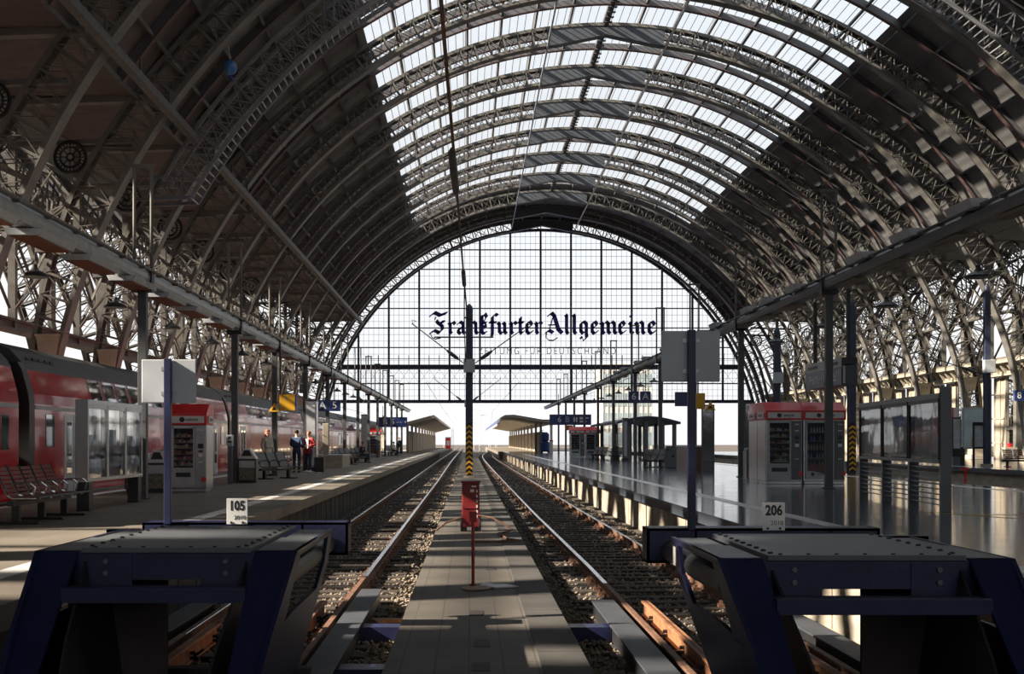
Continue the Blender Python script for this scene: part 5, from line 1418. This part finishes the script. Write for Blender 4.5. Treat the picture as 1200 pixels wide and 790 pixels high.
    if collar:
        m = MB(); c = Vector(P['chest']); m.prism([(-.05, 1.02), (.05, 1.02), (.07, 1.44), (-.07, 1.44)], 'y', -.150, -.125); m.build('shirt', collar, t)
    return t
person('person in blue jacket and jeans standing with back turned on the left platform', (-7.42, 55, 0), math.pi*.92, dict(elL=(.27, -.02, 1.16), wrL=(.20, -.20, 1.05), elR=(-.27, .03, 1.14), wrR=(-.2, -.16, 1.0)), bluejk, denim, hair_d, 1.05)
person('person in open red jacket over white shirt beside the black suitcase', (-6.90, 55.05, 0), -.45, dict(elL=(.30, .03, 1.17), wrL=(.14, -.17, 1.14), elR=(-.25, .0, 1.15), wrR=(-.17, -.18, 1.02), anL=(.15, -.12, .09), toL=(.17, -.28, .05), knL=(.12, -.1, .5)), redjk, denim, hair_o, 1.02, shoe=white, collar=white)
person('ginger-haired person in pale clothes half hidden behind a pole near the mesh bench', (-7.78, 49.4, 0), .9, {}, pale_cl, pale_cl, hair_o, 1.03, longhair=True)
SIT = dict(pel=(0, .05, .52), waist=(0, .06, .66), chest=(0, .02, .88), neck0=(0, .0, 1.03), neck1=(0, -.03, 1.09), head=(0, -.06, 1.20), crown=(0, -.04, 1.28), shL=(.19, .0, .98), elL=(.24, -.02, .72), wrL=(.16, -.26, .66), shR=(-.19, .0, .98), elR=(-.24, -.02, .72), wrR=(-.16, -.26, .66),
           hipL=(.095, .0, .50), knL=(.12, -.40, .50), anL=(.12, -.38, .09), toL=(.13, -.52, .04), hipR=(-.095, .0, .50), knR=(-.12, -.40, .50), anR=(-.12, -.38, .09), toR=(-.13, -.52, .04))
person('seated person in dark clothes on the farther grey mesh bench by the low wall', (-6.75, 80.75, 0), math.pi/2-.4, SIT, mat('dark_coat', (.02, .02, .025), .8), denim, hair_d)
person('tiny dark standing person far along the left platform under the B 5 sign', (-6.9, 126, 0), .3, {}, mat('dark_coat_far', (.02, .02, .03), .8), denim, hair_d)
person('tiny pale seated person on the bench below the B 5 sign', (-7.05, 118.75, 0), math.pi/2-.4, SIT, pale_cl, denim, hair_d)

# ------------------------------------------------------------------ newspaper lettering on the end glazing, drawn with a broad pen
def hull(pts):
    pts = sorted(set((round(a, 5), round(b, 5)) for a, b in pts))
    def half(ps):
        h = []
        for p in ps:
            while len(h) > 1 and (h[-1][0]-h[-2][0])*(p[1]-h[-2][1])-(h[-1][1]-h[-2][1])*(p[0]-h[-2][0]) <= 0: h.pop()
            h.append(p)
        return h[:-1]
    return half(pts)+half(pts[::-1])
def pen(m, strokes, x0, wd, z0, xh, y):
    """strokes: (nib, [(u,v)..]); u in letter widths 0..1, v in x-heights"""
    for nib, pl in strokes:
        a = math.radians(42); n = nib*xh
        nx, nz = math.cos(a)*n/2, math.sin(a)*n/2; tx, tz = -math.sin(a)*xh*.035, math.cos(a)*xh*.035
        P = [(x0+u*wd, z0+v*xh) for u, v in pl]
        for p, q in zip(P[:-1], P[1:]):
            h = hull([(e[0]+s*nx+r*tx, e[1]+s*nz+r*tz) for e in (p, q) for s in (-1, 1) for r in (-1, 1)])
            if len(h) > 2: m.prism(h, 'y', y, y+.12)
T = .27; HL = .05
minim = lambda u: (T, [(u-.16, .86), (u, .78), (u, .22), (u+.16, .10)])
GL = {
 'r': [(T, [(.12, .86), (.28, .78), (.28, .2), (.44, .08)]), (T, [(.4, .78), (.7, .92), (.9, .78)])],
 'a': [(T, [(.2, .80), (.42, .94), (.72, .8), (.72, .2), (.9, .08)]), (T, [(.66, .52), (.26, .40), (.22, .2), (.42, .06)]), (HL, [(.42, .06), (.72, .25)])],
 'n': [(T, [(.06, .86), (.22, .78), (.22, .2), (.36, .08)]), (HL, [(.25, .72), (.55, .95)]), (T, [(.55, .95), (.74, .8), (.74, .2), (.9, .08)])],
 'k': [(T, [(.18, 1.36), (.24, 1.25), (.24, .2), (.44, .06), (.74, .16)]), (T, [(.3, 1.30), (.62, 1.52), (.8, 1.30)]), (HL, [(.8, 1.3), (.5, 1.0), (.24, .86)]), (T*.8, [(.24, .86), (.72, .86)]), (T, [(.62, .72), (.66, .5)])],
 'f': [(T, [(.42, 1.3), (.42, .1), (.36, -.16)]), (T, [(.42, 1.3), (.74, 1.5), (.98, 1.42)]), (T*.7, [(.1, .9), (.85, .9)])],
 'u': [(T, [(.06, .86), (.22, .78), (.22, .24), (.42, .06)]), (HL, [(.42, .06), (.72, .3)]), (T, [(.58, .86), (.74, .78), (.74, .2), (.9, .08)])],
 't': [(T, [(.42, 1.24), (.38, 1.1), (.38, .24), (.56, .06), (.84, .2)]), (T*.75, [(.1, .9), (.84, .9)])],
 'e': [(T, [(.28, .84), (.24, .74), (.24, .24), (.46, .06), (.8, .22)]), (T, [(.3, .84), (.56, .95), (.76, .74)]), (HL, [(.76, .70), (.24, .44)])],
 'l': [(T, [(.34, 1.46), (.44, 1.36), (.44, .22), (.64, .06)])],
 'g': [(T, [(.22, .82), (.2, .26), (.4, .08), (.72, .28)]), (T, [(.24, .84), (.5, .95), (.74, .80), (.74, .05), (.78, -.22), (.5, -.42)]), (HL, [(.5, -.42), (.2, -.2)]), (T*.9, [(.2, -.22), (.28, -.26)])],
 'm': [(T, [(.02, .86), (.14, .78), (.14, .2), (.24, .08)]), (HL, [(.18, .72), (.36, .95)]), (T, [(.36, .95), (.48, .8), (.48, .2), (.58, .08)]), (HL, [(.5, .72), (.7, .95)]), (T, [(.7, .95), (.83, .8), (.83, .2), (.95, .08)])],
 'i': [(T, [(.25, .86), (.48, .78), (.48, .2), (.75, .08)]), (T*1.05, [(.44, 1.40), (.52, 1.36)])],
 'F': [(T*1.15, [(.06, 1.40), (.28, 1.62), (.6, 1.42), (.95, 1.58)]), (T, [(.40, 1.02), (.46, .88), (.72, .62), (.72, .34), (.48, .12)]), (HL, [(.30, 1.1), (.36, 1.3)]), (T, [(.66, .92), (.82, .94)]), (T, [(.06, .12), (.28, .30), (.56, .12)]), (HL, [(.06, .02), (.14, -.22), (.34, -.34), (.62, -.26)])],
 'A': [(T*1.15, [(.16, 1.42), (.34, 1.58), (.48, 1.38), (.72, .36), (.92, .12)]), (HL, [(.38, 1.2), (.30, .8), (.20, .4)]), (HL*1.3, [(.14, .70), (.60, .72)]), (T, [(.02, .16), (.20, .30), (.40, .14)]), (HL, [(.04, .1), (.0, -.2), (.16, -.42), (.42, -.44), (.66, -.24)])],
}
def wx(u): return (u-VU)*YW/F
def wz(v): return H+(VV-v)*YW/F
lt = thing('newspaper_lettering', 'dark blue blackletter newspaper name mounted on the glazed end wall', 'lettering', (0, YW-.35, 0))
XH = (392.5-377)*YW/F*1.02
spans = [('F', 503.5, 524), ('r', 525, 534), ('a', 534.5, 546), ('n', 547.5, 561), ('k', 562.5, 572), ('f', 572.5, 583), ('u', 582.5, 594.5), ('r', 596.5, 606), ('t', 606.5, 614.5), ('e', 614.5, 626), ('r', 626, 635.5),
         ('A', 639.5, 660), ('l', 660, 668.5), ('l', 668.5, 678), ('g', 678, 690), ('e', 691, 702), ('m', 703, 723), ('e', 723.5, 734), ('i', 735, 743.5), ('n', 743.5, 756), ('e', 757.5, 769.5)]
for ch, u0, u1 in spans:
    m = MB(); pen(m, GL[ch], wx(u0), wx(u1)-wx(u0), wz(392.3), XH, 0)
    m.build('letter', navy, lt)
o = text('subtitle_lettering', 'ZEITUNG FÜR DEUTSCHLAND', 1.28, greyl, lt, (wx(641), 0, wz(412)), 0, .03, -.01, .80, 1.35)

# ------------------------------------------------------------------ outside, beyond the hall
def canopy(label, prof, y0, y1, posts, wallx, undr, topm):
    t = thing('platform_canopy', label, 'canopy', (0, y0, 0), 0, 'platform canopies outside the hall')
    m = MB(); m.prism(prof+[(x, z-.28) for x, z in prof[::-1]], 'y', 0, y1-y0); m.build('roof', [undr], t)
    m = MB(); m.prism([(x, z+.06) for x, z in prof]+[(x, z) for x, z in prof[::-1]], 'y', -.05, y1-y0+.05); m.build('roof_cover', topm, t)
    for x in posts:
        for k in range(int((y1-y0)//12)):
            m = MB(); m.box(x-.14, x+.14, 3+k*12, 3.28+k*12, 0, float(np.interp(x, [p[0] for p in prof], [p[1] for p in prof]))-.2); m.build('post', cream, t)
    m = MB(); m.box(wallx-.08, wallx+.08, 4, y1-y0-4, 0, 2.5)
    for k in range(int((y1-y0-8)//2)): m.box(wallx-.12, wallx+.12, 4+2*k, 4.1+2*k, 0, 2.6)
    m.build('wind_wall', beige, t)
    return t
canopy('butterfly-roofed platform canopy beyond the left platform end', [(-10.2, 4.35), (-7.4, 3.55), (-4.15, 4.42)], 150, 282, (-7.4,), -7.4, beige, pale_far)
ca = [(3.75, 3.75), (3.85, 4.25), (4.4, 4.55), (5.5, 4.6), (7.0, 4.35), (9.0, 4.0), (11, 4.0), (14, 4.5)]
canopy('curved dark-topped canopy beyond the right platform end', ca, 158, 300, (9.0,), 9.2, beige, blue_s)
m = MB()
b = thing('office_tower', 'pale office block seen through the end glazing on the right', 'building', (31.5, 262, -1))
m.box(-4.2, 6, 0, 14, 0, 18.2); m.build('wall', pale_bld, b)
m = MB()
for k in range(4): m.box(-4.1, 5.9, -.06, 0, 1.6+4*k, 4.2+4*k)
m.build('window_band', mat('tower_glass', (.35, .42, .42), .15, 0, .3, .6), b)
m = MB()
for k in range(11): m.box(-4.15+k, -4.05+k, -.1, -.02, .5, 17.8)
m.build('mullion', pale_far, b)
for k, (x, y, h) in enumerate([(-12.6, 230, 13), (-6, 310, 15), (-3.5, 270, 12), (1, 350, 14), (2.0, 240, 12), (2.6, 306, 14), (6, 380, 15), (-12, 380, 14), (-1, 430, 14), (9, 430, 15)]):
    t = thing('lattice_mast', 'thin pale lattice mast outside, %s of the row beyond the hall end' % ordi(k), 'mast', (x, y, -1), 0, 'pale masts beyond the hall end')
    m = MB()
    for a, c in ((-.25, -.25), (.25, -.25), (.25, .25), (-.25, .25)): m.bar((a, c, 0), (a*.5, c*.5, h), .05, .05)
    for q in range(int(h)): m.bar((-.25, -.25, q), (.25, -.25, q+1), .03, .03); m.bar((.25, .25, q), (-.25, .25, q+1), .03, .03)
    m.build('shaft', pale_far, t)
    m = MB(); m.bar((-2.5, 0, h*.6), (2.5, 0, h*.6+.2), .06, .06); m.bar((-2.2, 0, h*.8), (2.2, 0, h*.8), .05, .05); m.bar((0, 0, h*.9), (-2.3, 0, h*.6), .03, .03); m.build('cross_arm', pale_far, t)
t = thing('signal_cabinet', 'small red and white cabinet at the far end of the left platform', 'cabinet', (-3.9, 235, 0))
m = MB(); m.box(-.5, .5, -.4, .4, 0, 2.0); m.build('cabinet_body', red, t, .02); m = MB(); m.box(-.55, .55, -.45, .45, 2.0, 2.15); m.box(-.3, .3, -.42, -.4, .6, 1.5); m.build('cover', white, t)
